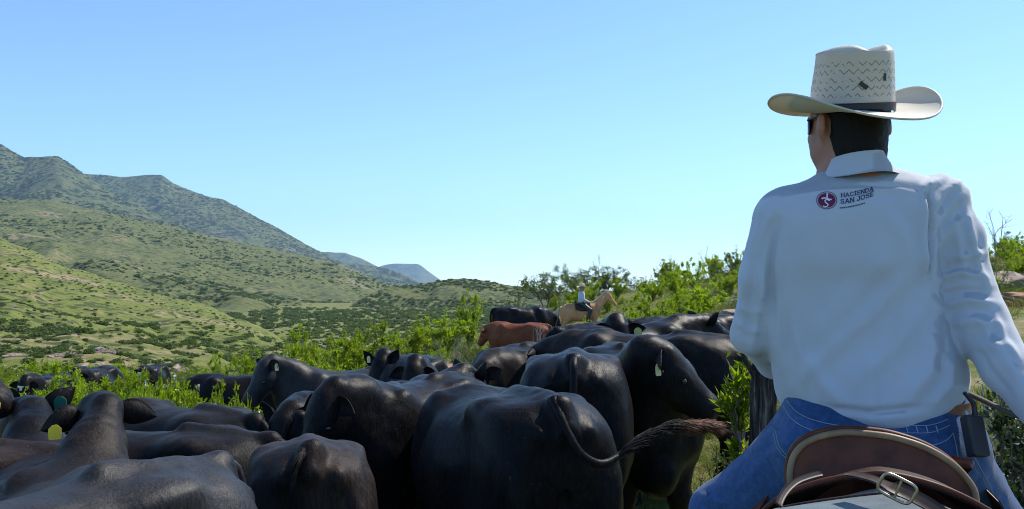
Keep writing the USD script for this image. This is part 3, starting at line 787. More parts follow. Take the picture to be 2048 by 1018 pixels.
G_ = terrain_layer('hillside', {
    -900: [(830, 55), (740, 90), (600, 190), (430, 420)], -300: [(810, 58), (715, 94), (590, 190), (452, 390)],
    0: [(795, 60), (705, 96), (592, 185), (481, 360)], 60: [(795, 60), (703, 96), (600, 182), (498, 352)], 130: [(795, 60), (705, 96), (612, 180), (533, 340)],
    300: [(795, 60), (720, 96), (652, 170), (581, 300)], 420: [(795, 60), (735, 95), (678, 160), (619, 262)], 500: [(795, 60), (742, 94), (700, 150), (653, 232)],
    560: [(795, 60), (750, 92), (716, 140), (690, 202)], 680: [(800, 60), (765, 88), (745, 130), (728, 172)], 820: [(805, 60), (780, 86), (768, 120), (760, 150)]},
    110, 7, 'hill_near', 3.2, gully=9, seed=21, label='grassy hillside dotted with dark shrubs', ridge_rough=0.10)
F_ = terrain_layer('foothills', {
    -1000: [(640, 330), (560, 600), (440, 1000), (330, 1700)], -300: [(640, 340), (560, 600), (460, 980), (375, 1600)],
    0: [(640, 350), (550, 600), (470, 950), (397, 1500)], 100: [(640, 340), (560, 600), (475, 950), (398, 1500)], 200: [(650, 320), (575, 560), (490, 900), (421, 1450)],
    300: [(655, 310), (590, 520), (520, 850), (441, 1400)], 420: [(670, 300), (615, 480), (545, 800), (471, 1350)], 560: [(690, 280), (633, 450), (575, 750), (501, 1300)],
    680: [(692, 280), (637, 450), (590, 750), (527, 1250)], 760: [(694, 280), (640, 450), (604, 750), (561, 1200)], 800: [(694, 280), (643, 450), (612, 750), (573, 1150)],
    900: [(694, 280), (647, 450), (622, 700), (596, 1000)], 1050: [(694, 280), (650, 450), (628, 650), (604, 900)], 1500: [(694, 280), (650, 450), (628, 650), (608, 900)], 2400: [(694, 280), (650, 450), (628, 650), (604, 900)]},
    150, 7, 'hill_mid', 17.0, gully=44, seed=33, label='green foothills with dark scrub')
E_ = terrain_layer('hill', {
    700: [(650, 480), (632, 560), (615, 640)], 760: [(645, 500), (618, 620), (578, 720)], 830: [(642, 510), (606, 640), (569, 750)], 890: [(640, 520), (600, 640), (559, 760)],
    930: [(640, 520), (598, 640), (555.5, 760)], 970: [(640, 520), (598, 640), (559, 760)], 1010: [(640, 520), (602, 640), (567, 760)], 1050: [(640, 520), (606, 640), (579, 760)],
    1150: [(642, 520), (612, 640), (590, 760)], 1400: [(645, 520), (615, 640), (596, 760)], 1900: [(645, 520), (615, 640), (600, 760)]},
    50, 6, 'hill_mid', 5.0, gully=18, seed=41, label='low rounded green hill beyond the valley', ridge_rough=0.25)
A1_ = terrain_layer('mountain', {
    -1200: [(450, 1900), (350, 2300), (180, 2900)], -400: [(450, 1900), (370, 2300), (235, 2900)], -100: [(450, 1900), (390, 2300), (262, 2850)], 0: [(450, 1900), (395, 2280), (286, 2800)],
    22: [(450, 1900), (396, 2280), (300, 2780)], 45: [(452, 1900), (397, 2280), (311, 2760)], 110: [(455, 1900), (400, 2270), (311, 2740)], 140: [(457, 1900), (405, 2260), (327, 2720)],
    165: [(460, 1900), (412, 2250), (347, 2700)], 200: [(462, 1900), (422, 2240), (371, 2660)], 240: [(468, 1900), (436, 2200), (399, 2600)], 300: [(475, 1900), (455, 2150), (430, 2500)],
    380: [(490, 1900), (475, 2100), (457, 2350)], 480: [(510, 1900), (500, 2000), (492, 2150)]},
    150, 3, 'mountain', 42.0, gully=120, seed=52, label='steep green mountain shoulder with rocky ribs', ridge_rough=0.16, cliff=38)
A2_ = terrain_layer('mountain', {
    -300: [(520, 2500), (450, 3000), (320, 3700)], 60: [(520, 2500), (450, 3000), (349, 3700)], 165: [(525, 2500), (455, 3000), (347, 3700)], 190: [(527, 2500), (457, 3000), (349, 3680)],
    240: [(530, 2500), (460, 3000), (353, 3660)], 290: [(535, 2500), (465, 3000), (349, 3640)], 322: [(538, 2500), (468, 2980), (350, 3620)], 345: [(540, 2500), (472, 2980), (367, 3600)],
    400: [(545, 2500), (485, 2950), (388, 3560)], 470: [(552, 2500), (502, 2900), (411, 3520)], 520: [(558, 2500), (515, 2880), (437, 3500)], 560: [(562, 2500), (525, 2860), (455, 3460)],
    610: [(568, 2500), (540, 2840), (486, 3420)], 660: [(575, 2500), (555, 2800), (512, 3380)], 700: [(582, 2500), (565, 2780), (531, 3340)], 750: [(590, 2500), (577, 2750), (556, 3280)], 830: [(600, 2500), (592, 2700), (576, 3200)], 950: [(606, 2500), (602, 2700), (596, 3100)]},
    160, 3, 'mountain', 44.0, gully=130, seed=61, label='long mountain ridge falling to the right', ridge_rough=0.16, cliff=46)
D_ = terrain_layer('mountain', {
    600: [(590, 3300), (570, 3600), (540, 3900)], 650: [(590, 3300), (560, 3600), (529, 3900)], 700: [(590, 3300), (560, 3600), (526, 3900)], 735: [(592, 3300), (562, 3600), (530, 3900)], 770: [(594, 3300), (567, 3600), (535, 3900)],
    805: [(596, 3300), (573, 3600), (547, 3900)], 830: [(598, 3300), (580, 3600), (561, 3900)], 870: [(600, 3300), (588, 3600), (578, 3900)], 1000: [(604, 3300), (598, 3600), (592, 3900)]},
    40, 5, 'mountain', 20.0, gully=90, seed=71, label='dark wooded spur below the mountain ridge')
B_ = terrain_layer('mountain', {
    540: [(580, 5200), (545, 5700), (522, 6200)], 640: [(580, 5200), (540, 5700), (503, 6200)], 690: [(580, 5200), (542, 5700), (505, 6200)], 722: [(582, 5200), (548, 5700), (516, 6200)], 755: [(585, 5200), (558, 5700), (533, 6200)],
    800: [(590, 5200), (570, 5700), (552, 6200)], 860: [(596, 5200), (585, 5700), (575, 6200)]},
    40, 5, 'mountain', 30.0, gully=140, seed=81, label='blue hazy peak behind the long ridge')
C_ = terrain_layer('mountain', {
    650: [(590, 7800), (575, 8300), (560, 8800)], 720: [(590, 7800), (568, 8300), (545, 8800)], 772: [(590, 7800), (562, 8300), (529, 8800)], 790: [(590, 7800), (560, 8300), (527, 8800)], 838: [(590, 7800), (562, 8300), (528, 8800)],
    860: [(592, 7800), (570, 8300), (545, 8800)], 884: [(594, 7800), (578, 8300), (562, 8800)], 930: [(598, 7800), (590, 8300), (583, 8800)], 1100: [(604, 7800), (600, 8300), (597, 8800)]},
    40, 5, 'mountain', 25.0, gully=160, seed=91, label='flat topped blue mesa on the horizon', ridge_rough=0.02)

# ------------------------------------------------------------------ the air
bx = trimesh.creation.box((26400, 26400, 1250))
bx.apply_translation((0, 0, 1250 / 2 - 200))
HAZE = mat('haze_air', {'v': ('principled_volume', {'color': (0.42, 0.68, 1.0), 'density': HAZE_DENSITY, 'anisotropy': 0.2})}, [], surface=None, volume='v.volume')
tag(part('haze', bx, HAZE, None, smooth=False), 'pale blue haze in the air over the valley', kind='stuff')
# ------------------------------------------------------------------ plants
M['bush_leaf'] = leaf('bush_leaf', (0.20, 0.265, 0.012), (0.37, 0.41, 0.035), 0.62)
M['grey_leaf'] = leaf('grey_leaf', (0.08, 0.11, 0.05), (0.16, 0.18, 0.09), 0.35, tint=(1.1, 1.15, 0.7))
M['olive_leaf'] = leaf('olive_leaf', (0.075, 0.115, 0.024), (0.16, 0.20, 0.055), 0.5, tint=(1.15, 1.2, 0.6))
M['dark_leaf'] = leaf('dark_leaf', (0.022, 0.036, 0.012), (0.055, 0.07, 0.026), 0.35, spec=0.45, rough=0.4)
M['scrub_leaf'] = leaf('scrub_leaf', (0.075, 0.105, 0.034), (0.135, 0.165, 0.058), 0.5)
M['grass_blade'] = leaf('grass_blade', (0.085, 0.12, 0.018), (0.24, 0.22, 0.075), 0.45)
M['dry_grass'] = leaf('dry_grass', (0.20, 0.16, 0.07), (0.34, 0.28, 0.14), 0.35, tint=(1.1, 1.0, 0.7))
M['twig'] = plain('twig', (0.17, 0.13, 0.10), 0.85, 0.2, var=0.3, scale=30, bump=0.6)
M['grey_twig'] = plain('grey_twig', (0.30, 0.27, 0.24), 0.85, 0.2, var=0.3, scale=30, bump=0.6)
M['bark'] = plain('bark', (0.10, 0.08, 0.065), 0.9, 0.2, var=0.4, scale=25, bump=0.9, dist=0.01)
M['petal'] = plain('petal', (0.75, 0.74, 0.68), 0.6, var=0.05)
M['rock'] = plain('rock', (0.23, 0.18, 0.15), 0.9, 0.25, var=0.45, scale=5, bump=1.0, dist=0.05)
M['dark_rock'] = plain('dark_rock', (0.15, 0.115, 0.095), 0.9, 0.25, var=0.45, scale=5, bump=1.0, dist=0.05)
M['red_earth'] = plain('red_earth', (0.30, 0.17, 0.12), 0.95, 0.15, var=0.35, scale=4, bump=1.0, dist=0.05)


def leaves(pos, direc, L, W, R, fold=0.15):
    """Pointed leaves: two triangles each side of a slightly folded midrib."""
    n = len(pos)
    d = direc / (np.linalg.norm(direc, axis=1, keepdims=True) + 1e-9)
    r = R.normal(size=(n, 3))
    s = np.cross(d, r); s /= np.linalg.norm(s, axis=1, keepdims=True) + 1e-9
    u = np.cross(s, d)
    L, W = np.broadcast_to(L, (n,))[:, None], np.broadcast_to(W, (n,))[:, None]
    tip = pos + d * L - u * L * 0.12
    m = pos + d * L * 0.45
    V = np.stack([pos, m + s * W + u * W * fold, tip, m - s * W + u * W * fold], 1).reshape(-1, 3)
    k = 4 * np.arange(n)[:, None]
    return V, np.vstack([k + [0, 1, 2], k + [0, 2, 3]])


def bush(seed, h, w, nstem, nleaf, L, W, leaf_m, stem_m, upright=0.6, open_=0.35, base=0.15, petals=0, clump=6):
    """Foliage and stems of a shrub, from the ground at the origin: stems fan out, leaves ride on side shoots."""
    R = rng(seed)
    st, sh = [], []
    for i in range(nstem):
        a = R.uniform(0, 2 * np.pi)
        k = math.sqrt(R.uniform(0, 1))
        hh = h * (1 - 0.45 * k * k) * R.uniform(0.75, 1.05)
        tip = np.array([math.cos(a) * k * w / 2, math.sin(a) * k * w / 2, hh])
        b = np.array([math.cos(a) * w * 0.05, math.sin(a) * w * 0.05, -0.05])
        mid = b * 0.4 + tip * 0.6; mid[2] = hh * (0.45 + 0.2 * upright); mid[:2] = tip[:2] * (0.75 - 0.4 * upright)
        p = spline([b, mid, tip], 10) + np.vstack([np.zeros(3), R.normal(size=(9, 3)) * 0.012 * h])
        st.append(tube(p, np.linspace(0.011, 0.003, 10) * (0.6 + 0.4 * h), 5, False))
        for _ in range(clump):
            t = int(R.uniform(base * 10, 9.9))
            o = R.normal(size=3) * [1, 1, 0.5]; o /= np.linalg.norm(o)
            sl = R.uniform(0.10, 0.28) * w * 0.6
            q = p[t] + (o * (1 - upright * .6) + np.array([0, 0, upright])) * sl
            sh.append((p[t], q))
            st.append(tube(np.stack([p[t], (p[t] + q) / 2 + R.normal(size=3) * .01, q]), [0.004, 0.003, 0.0015], 4, False))
        sh.append((p[4], p[9]))
    sh = np.array(sh)
    k = R.integers(0, len(sh), nleaf)
    # clumps: some shoots carry most of the leaves
    wgt = R.uniform(0, 1, len(sh)) ** (1 + open_ * 3)
    k = R.choice(len(sh), nleaf, p=wgt / wgt.sum())
    t = R.uniform(0.1, 1.05, nleaf)[:, None]
    pos = sh[k, 0] * (1 - t) + sh[k, 1] * t + R.normal(size=(nleaf, 3)) * 0.02 * w
    ax = sh[k, 1] - sh[k, 0]; ax /= np.linalg.norm(ax, axis=1, keepdims=True) + 1e-9
    d = ax * (0.4 + upright * 0.6) + R.normal(size=(nleaf, 3)) * 0.6
    f = leaves(pos, d, L * R.uniform(0.6, 1.2, nleaf), W * R.uniform(0.7, 1.2, nleaf), R)
    out = {'foliage': (f, leaf_m), 'stem': (join(st), stem_m)}
    if petals:
        kk = R.choice(len(sh), petals)
        pp = sh[kk, 1] + R.normal(size=(petals, 3)) * 0.03
        out['flower'] = (leaves(np.repeat(pp, 4, 0), R.normal(size=(petals * 4, 3)), 0.035, 0.014, R), 'petal')
    return out


UsdGeom.Scope.Define(stage, '/World/Looks/kinds')
KINDS = {}


def kind(name, parts):
    """A class prim that copies refer to."""
    p = stage.CreateClassPrim(f'/World/Looks/kinds/{name}')
    x = UsdGeom.Xform.Define(stage, f'/World/Looks/kinds/{name}')
    x.GetPrim().SetSpecifier(Sdf.SpecifierClass)
    for k, (mesh, m) in parts.items():
        part(k, mesh, M[m], x.GetPrim(), smooth=False, kind='stuff' if k in ('flower', 'twig', 'stem', 'branch', 'foliage') else None)
    KINDS[name] = f'/World/Looks/kinds/{name}'


for i in range(4):
    kind(f'bright_bush_{i}', bush(100 + i, 1.5, 1.5, 16, 4600, 0.08, 0.0155, 'bush_leaf', 'twig', upright=0.75, open_=0.5, clump=7))
for i in range(3):
    kind(f'low_bush_{i}', bush(120 + i, 0.75, 1.2, 14, 3000, 0.055, 0.013, 'bush_leaf', 'twig', upright=0.45, open_=0.4, petals=(0, 26, 60)[i]))
for i in range(2):
    kind(f'grey_bush_{i}', bush(140 + i, 1.2, 1.4, 18, 2400, 0.04, 0.011, 'grey_leaf', 'grey_twig', upright=0.3, open_=0.6, clump=9))
for i in range(2):
    kind(f'olive_bush_{i}', bush(160 + i, 1.4, 1.7, 18, 4200, 0.05, 0.014, 'olive_leaf', 'twig', upright=0.35, open_=0.5, clump=9))


def tree_parts(seed, h, w, leaf_m, nleaf=5200):
    """A small desert tree: forked crooked trunk, spreading limbs, sparse crown with gaps."""
    R = rng(seed)
    wood, twigs = [], []
    tips = []
    for a0 in R.uniform(0, 2 * np.pi, 3):
        d = np.array([math.cos(a0) * 0.35, math.sin(a0) * 0.35, 1.0])
        p = spline([np.array([0, 0, -0.1]), d * h * 0.2 + R.normal(size=3) * .05, d * h * 0.42 + R.normal(size=3) * 0.1], 8)
        wood.append(tube(p, np.linspace(0.055, 0.032, 8) * h / 3, 7, False))
        for _ in range(5):
            a = a0 + R.normal() * 0.9
            q = p[-1] + np.array([math.cos(a) * w * R.uniform(.15, .5), math.sin(a) * w * R.uniform(.15, .5), h * R.uniform(0.1, 0.55)])
            l = spline([p[R.integers(5, 8)], (p[-1] + q) / 2 + R.normal(size=3) * .1, q], 7)
            wood.append(tube(l, np.linspace(0.026, 0.008, 7) * h / 3, 5, False))
            for _ in range(7):
                s = l[R.integers(2, 7)]
                e = s + R.normal(size=3) * [0.3, 0.3, 0.16] * w * 0.35 + [0, 0, 0.08]
                twigs.append(tube(np.stack([s, (s + e) / 2 + R.normal(size=3) * .03, e]), [0.008, 0.006, 0.003], 4, False))
                if R.uniform() < 0.72:
                    tips.append((s, e))
    tips = np.array(tips)
    k = R.choice(len(tips), nleaf)
    t = R.uniform(0.25, 1.1, nleaf)[:, None]
    pos = tips[k, 0] * (1 - t) + tips[k, 1] * t + R.normal(size=(nleaf, 3)) * 0.055 * w / 2
    return {'crown': (leaves(pos, R.normal(size=(nleaf, 3)) + [0, 0, -.2], 0.085 * R.uniform(.6, 1.2, nleaf), 0.026, R), leaf_m),
            'trunk': (join(wood), 'bark'), 'twig': (join(twigs), 'grey_twig')}


for i in range(3):
    kind(f'small_tree_{i}', tree_parts(200 + i, 2.6, 2.8, 'olive_leaf'))


def bare_parts(seed, h, spread, nb=7, fork=4, r=0.014):
    R = rng(seed)
    main, tw = [], []
    for b in range(nb):
        a = R.uniform(0, 2 * np.pi)
        e = np.array([math.cos(a) * spread * R.uniform(.2, 1), math.sin(a) * spread * R.uniform(.2, 1), h * R.uniform(.6, 1)])
        p = spline([np.zeros(3), e * [.3, .3, .5] + R.normal(size=3) * .04 * h, e], 9)
        main.append(tube(p, np.linspace(r, r * .35, 9), 6, False))
        for _ in range(fork):
            s = p[R.integers(3, 9)]
            q = s + (e * [.5, .5, .3] + R.normal(size=3) * [.25, .25, .2] * h * .6) * .5
            tw.append(tube(np.stack([s, (s + q) / 2 + R.normal(size=3) * .02 * h, q]), [r * .45, r * .35, r * .15], 4, False))
    return {'branch': (join(main), 'grey_twig'), 'twig': (join(tw), 'grey_twig')}


kind('bare_shrub_0', bare_parts(301, 1.0, 0.55))
kind('bare_sapling_0', bare_parts(302, 2.6, 0.5, nb=4, fork=7, r=0.02))


def plant(k, name, label, cat, px, py, Y, w_px, h_px, group=None, on_ground=True, rz=None, seed=0):
    """A copy of kind k whose foot stands below (px, py + h) with the width and height it has in the photograph."""
    nat = {'bright': (1.5, 1.6), 'low': (1.2, 0.8), 'grey': (1.4, 1.25), 'olive': (1.7, 1.45), 'small': (3.0, 2.7), 'bare': (1.0, 1.0)}[k.split('_')[0]]
    if k.startswith('bare_sapling'):
        nat = (1.0, 2.6)
    sx, sz = w_px / FPX * Y / nat[0], h_px / FPX * Y / nat[1]
    w = P(px, py, Y)
    z = float(ground_z(w[0], w[1])) - 0.04
    top = P(px, py - h_px, Y)[2]
    sz = max(sz, (top - z) / nat[1])
    return copy_of(KINDS[k], name, label, cat, (w[0], w[1], z), seed * 47 % 360 if rz is None else rz, (sx, sx, sz), group)


B = lambda *a, **k: plant(*a, **k)
i = 0
# the bright bushes one can point at: (kind, px, foot py, Y, width, height, label)
for row in [
    ('bright_bush_0', 690, 752, 22, 120, 108, 'tall bright green bush with upright leaves left of the grey shrub'),
    ('bright_bush_1', 600, 728, 27, 90, 84, 'bright green bush with yellowish tips at the foot of the far hillside'),
    ('bright_bush_2', 765, 742, 23, 120, 100, 'bright green bush behind the two black cows facing the camera'),
    ('bright_bush_3', 835, 728, 26, 120, 100, 'bright green bush right behind the grey shrub'),
    ('bright_bush_1', 940, 668, 36, 70, 96, 'tallest bright green bush left of the red cow, two upright tufts'),
    ('bright_bush_3', 885, 690, 33, 110, 74, 'yellow green bush between the tall tufted bush and the valley'),
    ('grey_bush_0', 905, 728, 22, 95, 66, 'grey leaved shrub left of the red cow'),
    ('grey_bush_1', 545, 760, 20, 70, 50, 'greyish bush behind the cow with turned head'),
    ('bright_bush_0', 1392, 636, 30, 125, 80, 'wide bright green bush on the slope left of the rider\'s sleeve'),
    ('bright_bush_2', 1300, 634, 31, 90, 64, 'bright green bush right of the palomino horse'),
    ('bright_bush_1', 1258, 645, 29, 60, 42, 'small bright bush at the palomino horse\'s nose'),
    ('bright_bush_3', 1458, 598, 38, 80, 52, 'bright bush high on the slope against the rider\'s sleeve'),
    ('olive_bush_0', 1440, 560, 46, 70, 34, 'dark olive bush on the skyline left of the rider'),
    ('olive_bush_1', 1472, 552, 46, 44, 44, 'upright dark bush on the skyline touching the rider\'s sleeve'),
    ('olive_bush_1', 1335, 584, 48, 80, 32, 'olive bush on the skyline above the wide bright bush'),
    ('olive_bush_0', 1283, 590, 48, 60, 28, 'olive bush on the skyline right of the palomino\'s head'),
    ('olive_bush_0', 1030, 612, 44, 70, 30, 'dark brushwood behind the black cow near the small trees'),
    ('low_bush_0', 1190, 668, 24, 90, 34, 'low yellow green bush in front of the palomino horse'),
    ('low_bush_1', 1310, 640, 22, 90, 28, 'low bush in front of the bright slope bushes'),
    ('bright_bush_2', 55, 800, 19, 150, 78, 'bright leafy bush at the left edge above the cow heads'),
    ('olive_bush_1', 118, 812, 16, 90, 60, 'darker green bush beside the white faced cow'),
    ('low_bush_2', 330, 815, 13.5, 170, 68, 'low bush with small white flowers in the left brush'),
    ('low_bush_2', 430, 800, 15, 120, 56, 'white flowered low bush in front of the half hidden cow'),
    ('bright_bush_1', 232, 805, 17, 140, 66, 'bright green bush right of the distant white faced cow'),
    ('bright_bush_0', 490, 745, 24, 84, 60, 'bright bush above the cow in the brush'),
    ('low_bush_0', 700, 775, 14, 110, 60, 'leafy bush behind the ridge-backed cow'),
]:
    i += 1
    B(row[0], 'bush', row[6], 'bush', row[1], row[2], row[3], row[4], row[5], seed=i)
for px, py, Y, w, h, lab in [(1092, 622, 46, 120, 82, 'small spreading tree behind the black and red cows'), (1150, 606, 49, 100, 72, 'thin crowned small tree just left of the mounted man\'s hat'),
                             (1215, 606, 49, 100, 64, 'small tree behind the palomino horse\'s neck')]:
    i += 1
    plant(f'small_tree_{i % 3}', 'small_tree', lab, 'tree', px, py, Y, w, h, seed=i)
plant('bare_shrub_0', 'bare_shrub', 'dead twiggy shrub in front of the red cow', 'shrub', 1072, 700, 12.5, 80, 60, seed=3)
plant('bare_sapling_0', 'bare_sapling', 'leafless sapling on the skyline above the palomino horse', 'sapling', 1198, 600, 50, 40, 82, seed=5)
plant('bare_sapling_0', 'bare_sapling', 'tall leafless sapling on the skyline halfway to the rider', 'sapling', 1408, 560, 50, 26, 66, seed=6)
plant('bare_sapling_0', 'bare_sapling', 'leafless branches rising beside the rider\'s right shoulder', 'sapling', 1992, 500, 40, 60, 78, seed=9)
p = spline([P(1098, 690, 16), P(1112, 650, 16), P(1119, 610, 16), P(1108, 578, 16)], 14)
o = thing('bare_sapling', 'single thin curved stem between the red cow and the palomino horse', 'sapling', p[0])
part('trunk', tube(p - p[0], np.linspace(.014, .005, 14), 6), M['bark'], o)

for j, (px, Y, top, w, k) in enumerate([(262, 10.5, 768, 130, 'low_bush_1'), (305, 9.6, 752, 120, 'low_bush_2'), (352, 10.8, 742, 130, 'low_bush_0'), (398, 9.4, 760, 110, 'low_bush_2'), (446, 10.2, 752, 120, 'low_bush_0'), (480, 8.4, 778, 80, 'low_bush_1'), (212, 11.5, 762, 110, 'bright_bush_2'), (176, 9.8, 778, 70, 'low_bush_0')]):
    plant(k, 'bush', ('leafy bush', 'white flowered bush', 'thick green bush', 'bush sprinkled with white flowers', 'rounded leafy bush', 'small leafy bush', 'taller bright bush', 'narrow green bush')[j] + ' just behind the humped black backs, ' + ('leftmost but two', 'near the middle of the row', 'tallest of the row', 'right of the tallest one', 'left of the half hidden cow', 'touching the cow with turned head', 'leftmost but one', 'leftmost of the row')[j],
          'bush', px, top + 85, Y, w, 85, seed=j + 70)

# low brush that fills the slope, every plant its own object
R = rng(5)
spots = []
tries = 0
while len(spots) < 310 and tries < 6000:
    tries += 1
    zone = R.uniform()
    if tries < 260:
        Y = R.uniform(7.6, 14); px = R.uniform(-160, 475)
    elif zone < 0.36:
        Y = R.uniform(13, 42); px = R.uniform(-250, 640)
    elif zone < 0.58:
        Y = R.uniform(19, 46); px = R.uniform(520, 1000)
    elif zone < 0.9:
        Y = R.uniform(24, 52); px = R.uniform(1100, 1900)
    else:
        Y = R.uniform(14, 48); px = R.uniform(1900, 2350)
    x = (px - CX) / FPX * Y
    if any((x - a) ** 2 + (Y - b) ** 2 < (0.25 if Y < 14 else 0.8) for a, b in spots) or (1085 < px < 1262 and 22 < Y < 37) or (940 < px < 1110 and 18 < Y < 26):
        continue
    if any((x - b_[0]) ** 2 + (Y - b_[1]) ** 2 < (1.0 if Y < 14 else 1.2) ** 2 for _, b_, _ in herd):
        continue
    spots.append((x, Y))
for j, (x, Y) in enumerate(spots):
    px = CX + x / Y * FPX
    opts = ['low_bush_0', 'low_bush_1', 'low_bush_2', 'bright_bush_0', 'bright_bush_2', 'grey_bush_0', 'olive_bush_0'] if px < 1000 else ['low_bush_0', 'bright_bush_0', 'bright_bush_1', 'bright_bush_3', 'olive_bush_0', 'grey_bush_1', 'low_bush_1']
    k = opts[R.choice(7, p=[.16, .18, .22, .2, .1, .06, .08])]
    s = R.uniform(0.6, 1.15) * ((0.9 if px > 1000 else .68) if k.startswith(('bright', 'olive', 'grey')) else 1.05)
    z = float(ground_z(x, Y)) - 0.05
    where = 'in the strip below the left hillside' if px < 520 else 'between the herd and the valley' if px < 1050 else 'on the slope left of the rider' if px < 1700 else 'on the slope right of the rider'
    look = {'low_bush_0': 'low green brush plant', 'low_bush_1': 'low brush plant with a few white flowers', 'low_bush_2': 'low brush plant covered in white flowers', 'bright_bush_0': 'bright green upright shrub', 'bright_bush_1': 'bright yellow green shrub',
            'bright_bush_2': 'bright green leafy shrub', 'bright_bush_3': 'bright green bushy shrub', 'grey_bush_0': 'grey leaved shrub', 'grey_bush_1': 'sparse grey shrub', 'olive_bush_0': 'olive green shrub'}[k]
    lab = look + ' ' + where
    copy_of(KINDS[k], 'brush_plant', lab, 'shrub', (x, Y, z), R.uniform(0, 360), (s, s, s * R.uniform(.8, 1.15)), 'alike plants, ' + look + ' ' + where)

# plants close by
q = P(1480, 840, 5.0)
fp = bush(401, 0.62, 0.24, 13, 520, 0.085, 0.012, 'bush_leaf', 'twig', upright=0.95, open_=0.2, base=0.05, clump=2)
o = thing('leafy_plant', 'bright green plant with upright narrow leaves in front of the lowered cow head', 'plant', (q[0], q[1], P(1480, 868, 5.0)[2] - 0.1))
for k, (me, m) in fp.items():
    part(k, me, M[m], o, smooth=False, kind='stuff')


def near_bush(seed, label, px, Y, top_py, w, h, nleaf, leaf_m, L=0.045, W=0.012, nstem=26, dead=0, name='bush'):
    x = (px - CX) / FPX * Y
    z = float(ground_z(x, Y)) - 0.03
    h = P(px, top_py, Y)[2] - z
    fp = bush(seed, h, w, nstem, nleaf, L, W, leaf_m, 'grey_twig' if dead else 'twig', upright=0.35, open_=0.45, base=0.1, clump=9)
    o = thing(name, label, 'bush', (x, Y, z))
    for k, (me, m) in fp.items():
        part(k, me, M[m], o, smooth=False, kind='stuff')
    return o


near_bush(411, 'dense dark leaved bush under the rider\'s right arm', 1990, 4.6, 735, 0.75, 1, 6500, 'dark_leaf')
near_bush(412, 'dark twiggy bush at the right edge behind the rope', 2110, 4.2, 770, 0.8, 1, 5200, 'dark_leaf')
near_bush(413, 'grey twiggy bush beyond the rope at the rider\'s right hip', 1965, 5.6, 770, 0.8, 1, 3000, 'grey_leaf', 0.03, 0.008, 30, 1)
near_bush(414, 'dry olive scrub on the ground left of the rider\'s thigh', 1448, 5.6, 872, 0.42, .4, 2600, 'olive_leaf', 0.03, 0.007)
near_bush(415, 'grey green weed behind the rider\'s left sleeve end', 1515, 5.4, 775, 0.3, .8, 1300, 'grey_leaf', 0.035, 0.008, 14, 1)

# grass: uncountable
def tuft(seed, n, h, spread):
    R = rng(seed)
    a = R.uniform(0, 2 * np.pi, n)
    b = np.stack([np.cos(a), np.sin(a), 0 * a], 1) * (R.uniform(0, 1, n) ** .5 * spread)[:, None]
    d = np.stack([np.cos(a) * .4, np.sin(a) * .4, 0 * a + 1], 1) + R.normal(size=(n, 3)) * .28
    d /= np.linalg.norm(d, axis=1, keepdims=True)
    L = h * R.uniform(.45, 1.1, n)[:, None]
    s = np.cross(d, R.normal(size=(n, 3))); s /= np.linalg.norm(s, axis=1, keepdims=True)
    w = .0035
    m = b + d * L * .55
    t = b + d * L + np.array([0, 0, -1]) * L * .22 + d * [1, 1, 0] * L * .3
    V = np.stack([b - s * w, b + s * w, m - s * w * .8, m + s * w * .8, t], 1).reshape(-1, 3)
    k = 5 * np.arange(n)[:, None]
    return V, np.vstack([k + [0, 1, 3], k + [0, 3, 2], k + [2, 3, 4]])


def scatter(name, protos, pts, scl, rz, label, cat=None, tilt=0):
    pi = UsdGeom.PointInstancer.Define(stage, numbered(name))
    path = str(pi.GetPath())
    for j, (mesh, m) in enumerate(protos):
        pr = usdkit.mesh(stage, f'{path}/kinds/clump_{j}', mesh, M[m])
        pr.CreateDoubleSidedAttr(True)
        pi.GetPrototypesRel().AddTarget(f'{path}/kinds/clump_{j}')
    R = rng(len(pts))
    pi.CreateProtoIndicesAttr(Vt.IntArray.FromNumpy(R.integers(0, len(protos), len(pts)).astype(np.int32)))
    pi.CreatePositionsAttr(Vt.Vec3fArray.FromNumpy(np.asarray(pts, np.float32)))
    s = np.asarray(scl, np.float32)
    pi.CreateScalesAttr(Vt.Vec3fArray.FromNumpy(np.stack([s, s, s], 1) if s.ndim == 1 else s))
    pi.CreateOrientationsAttr(Vt.QuathArray([Gf.Quath(float(math.cos(a / 2)), 0, 0, float(math.sin(a / 2))) for a in rz]))
    return tag(pi.GetPrim(), label, cat, kind='stuff')


R = rng(77)
N = 26000
Yg = np.exp(R.uniform(np.log(2.6), np.log(58), N * 2))
pxg = R.uniform(-350, 2500, N * 2)
xg = (pxg - CX) / FPX * Yg
dens = meshkit.fbm(np.stack([xg * .35, Yg * .35, 0 * xg], 1), 4, 8)
keep = dens + R.uniform(-.12, .12, N * 2) > 0.45
xg, Yg = xg[keep][:N], Yg[keep][:N]
zg = ground_z(xg, Yg)
scatter('grass', [(tuft(1, 26, .26, .10), 'grass_blade'), (tuft(2, 22, .34, .09), 'grass_blade'), (tuft(3, 20, .30, .10), 'dry_grass')], np.stack([xg, Yg, zg - .02], 1),
        R.uniform(.6, 1.3, len(xg)) * np.clip(Yg / 14, .55, 1.5), R.uniform(0, 6.28, len(xg)), 'sunlit green and straw coloured grass covering the pasture', 'grass')


# scrub on the far slopes
def clump(seed, n, leafsize, squash=0.75):
    R = rng(seed)
    c = R.normal(size=(7, 3)) * [.28, .28, .16]
    k = R.integers(0, 7, n)
    d = R.normal(size=(n, 3)); d /= np.linalg.norm(d, axis=1, keepdims=True)
    pos = c[k] + d * R.uniform(.18, .34, n)[:, None]
    pos[:, 2] = np.abs(pos[:, 2] * squash) + 0.02
    return leaves(pos, d + R.normal(size=(n, 3)) * .8, leafsize, leafsize * .42, R)


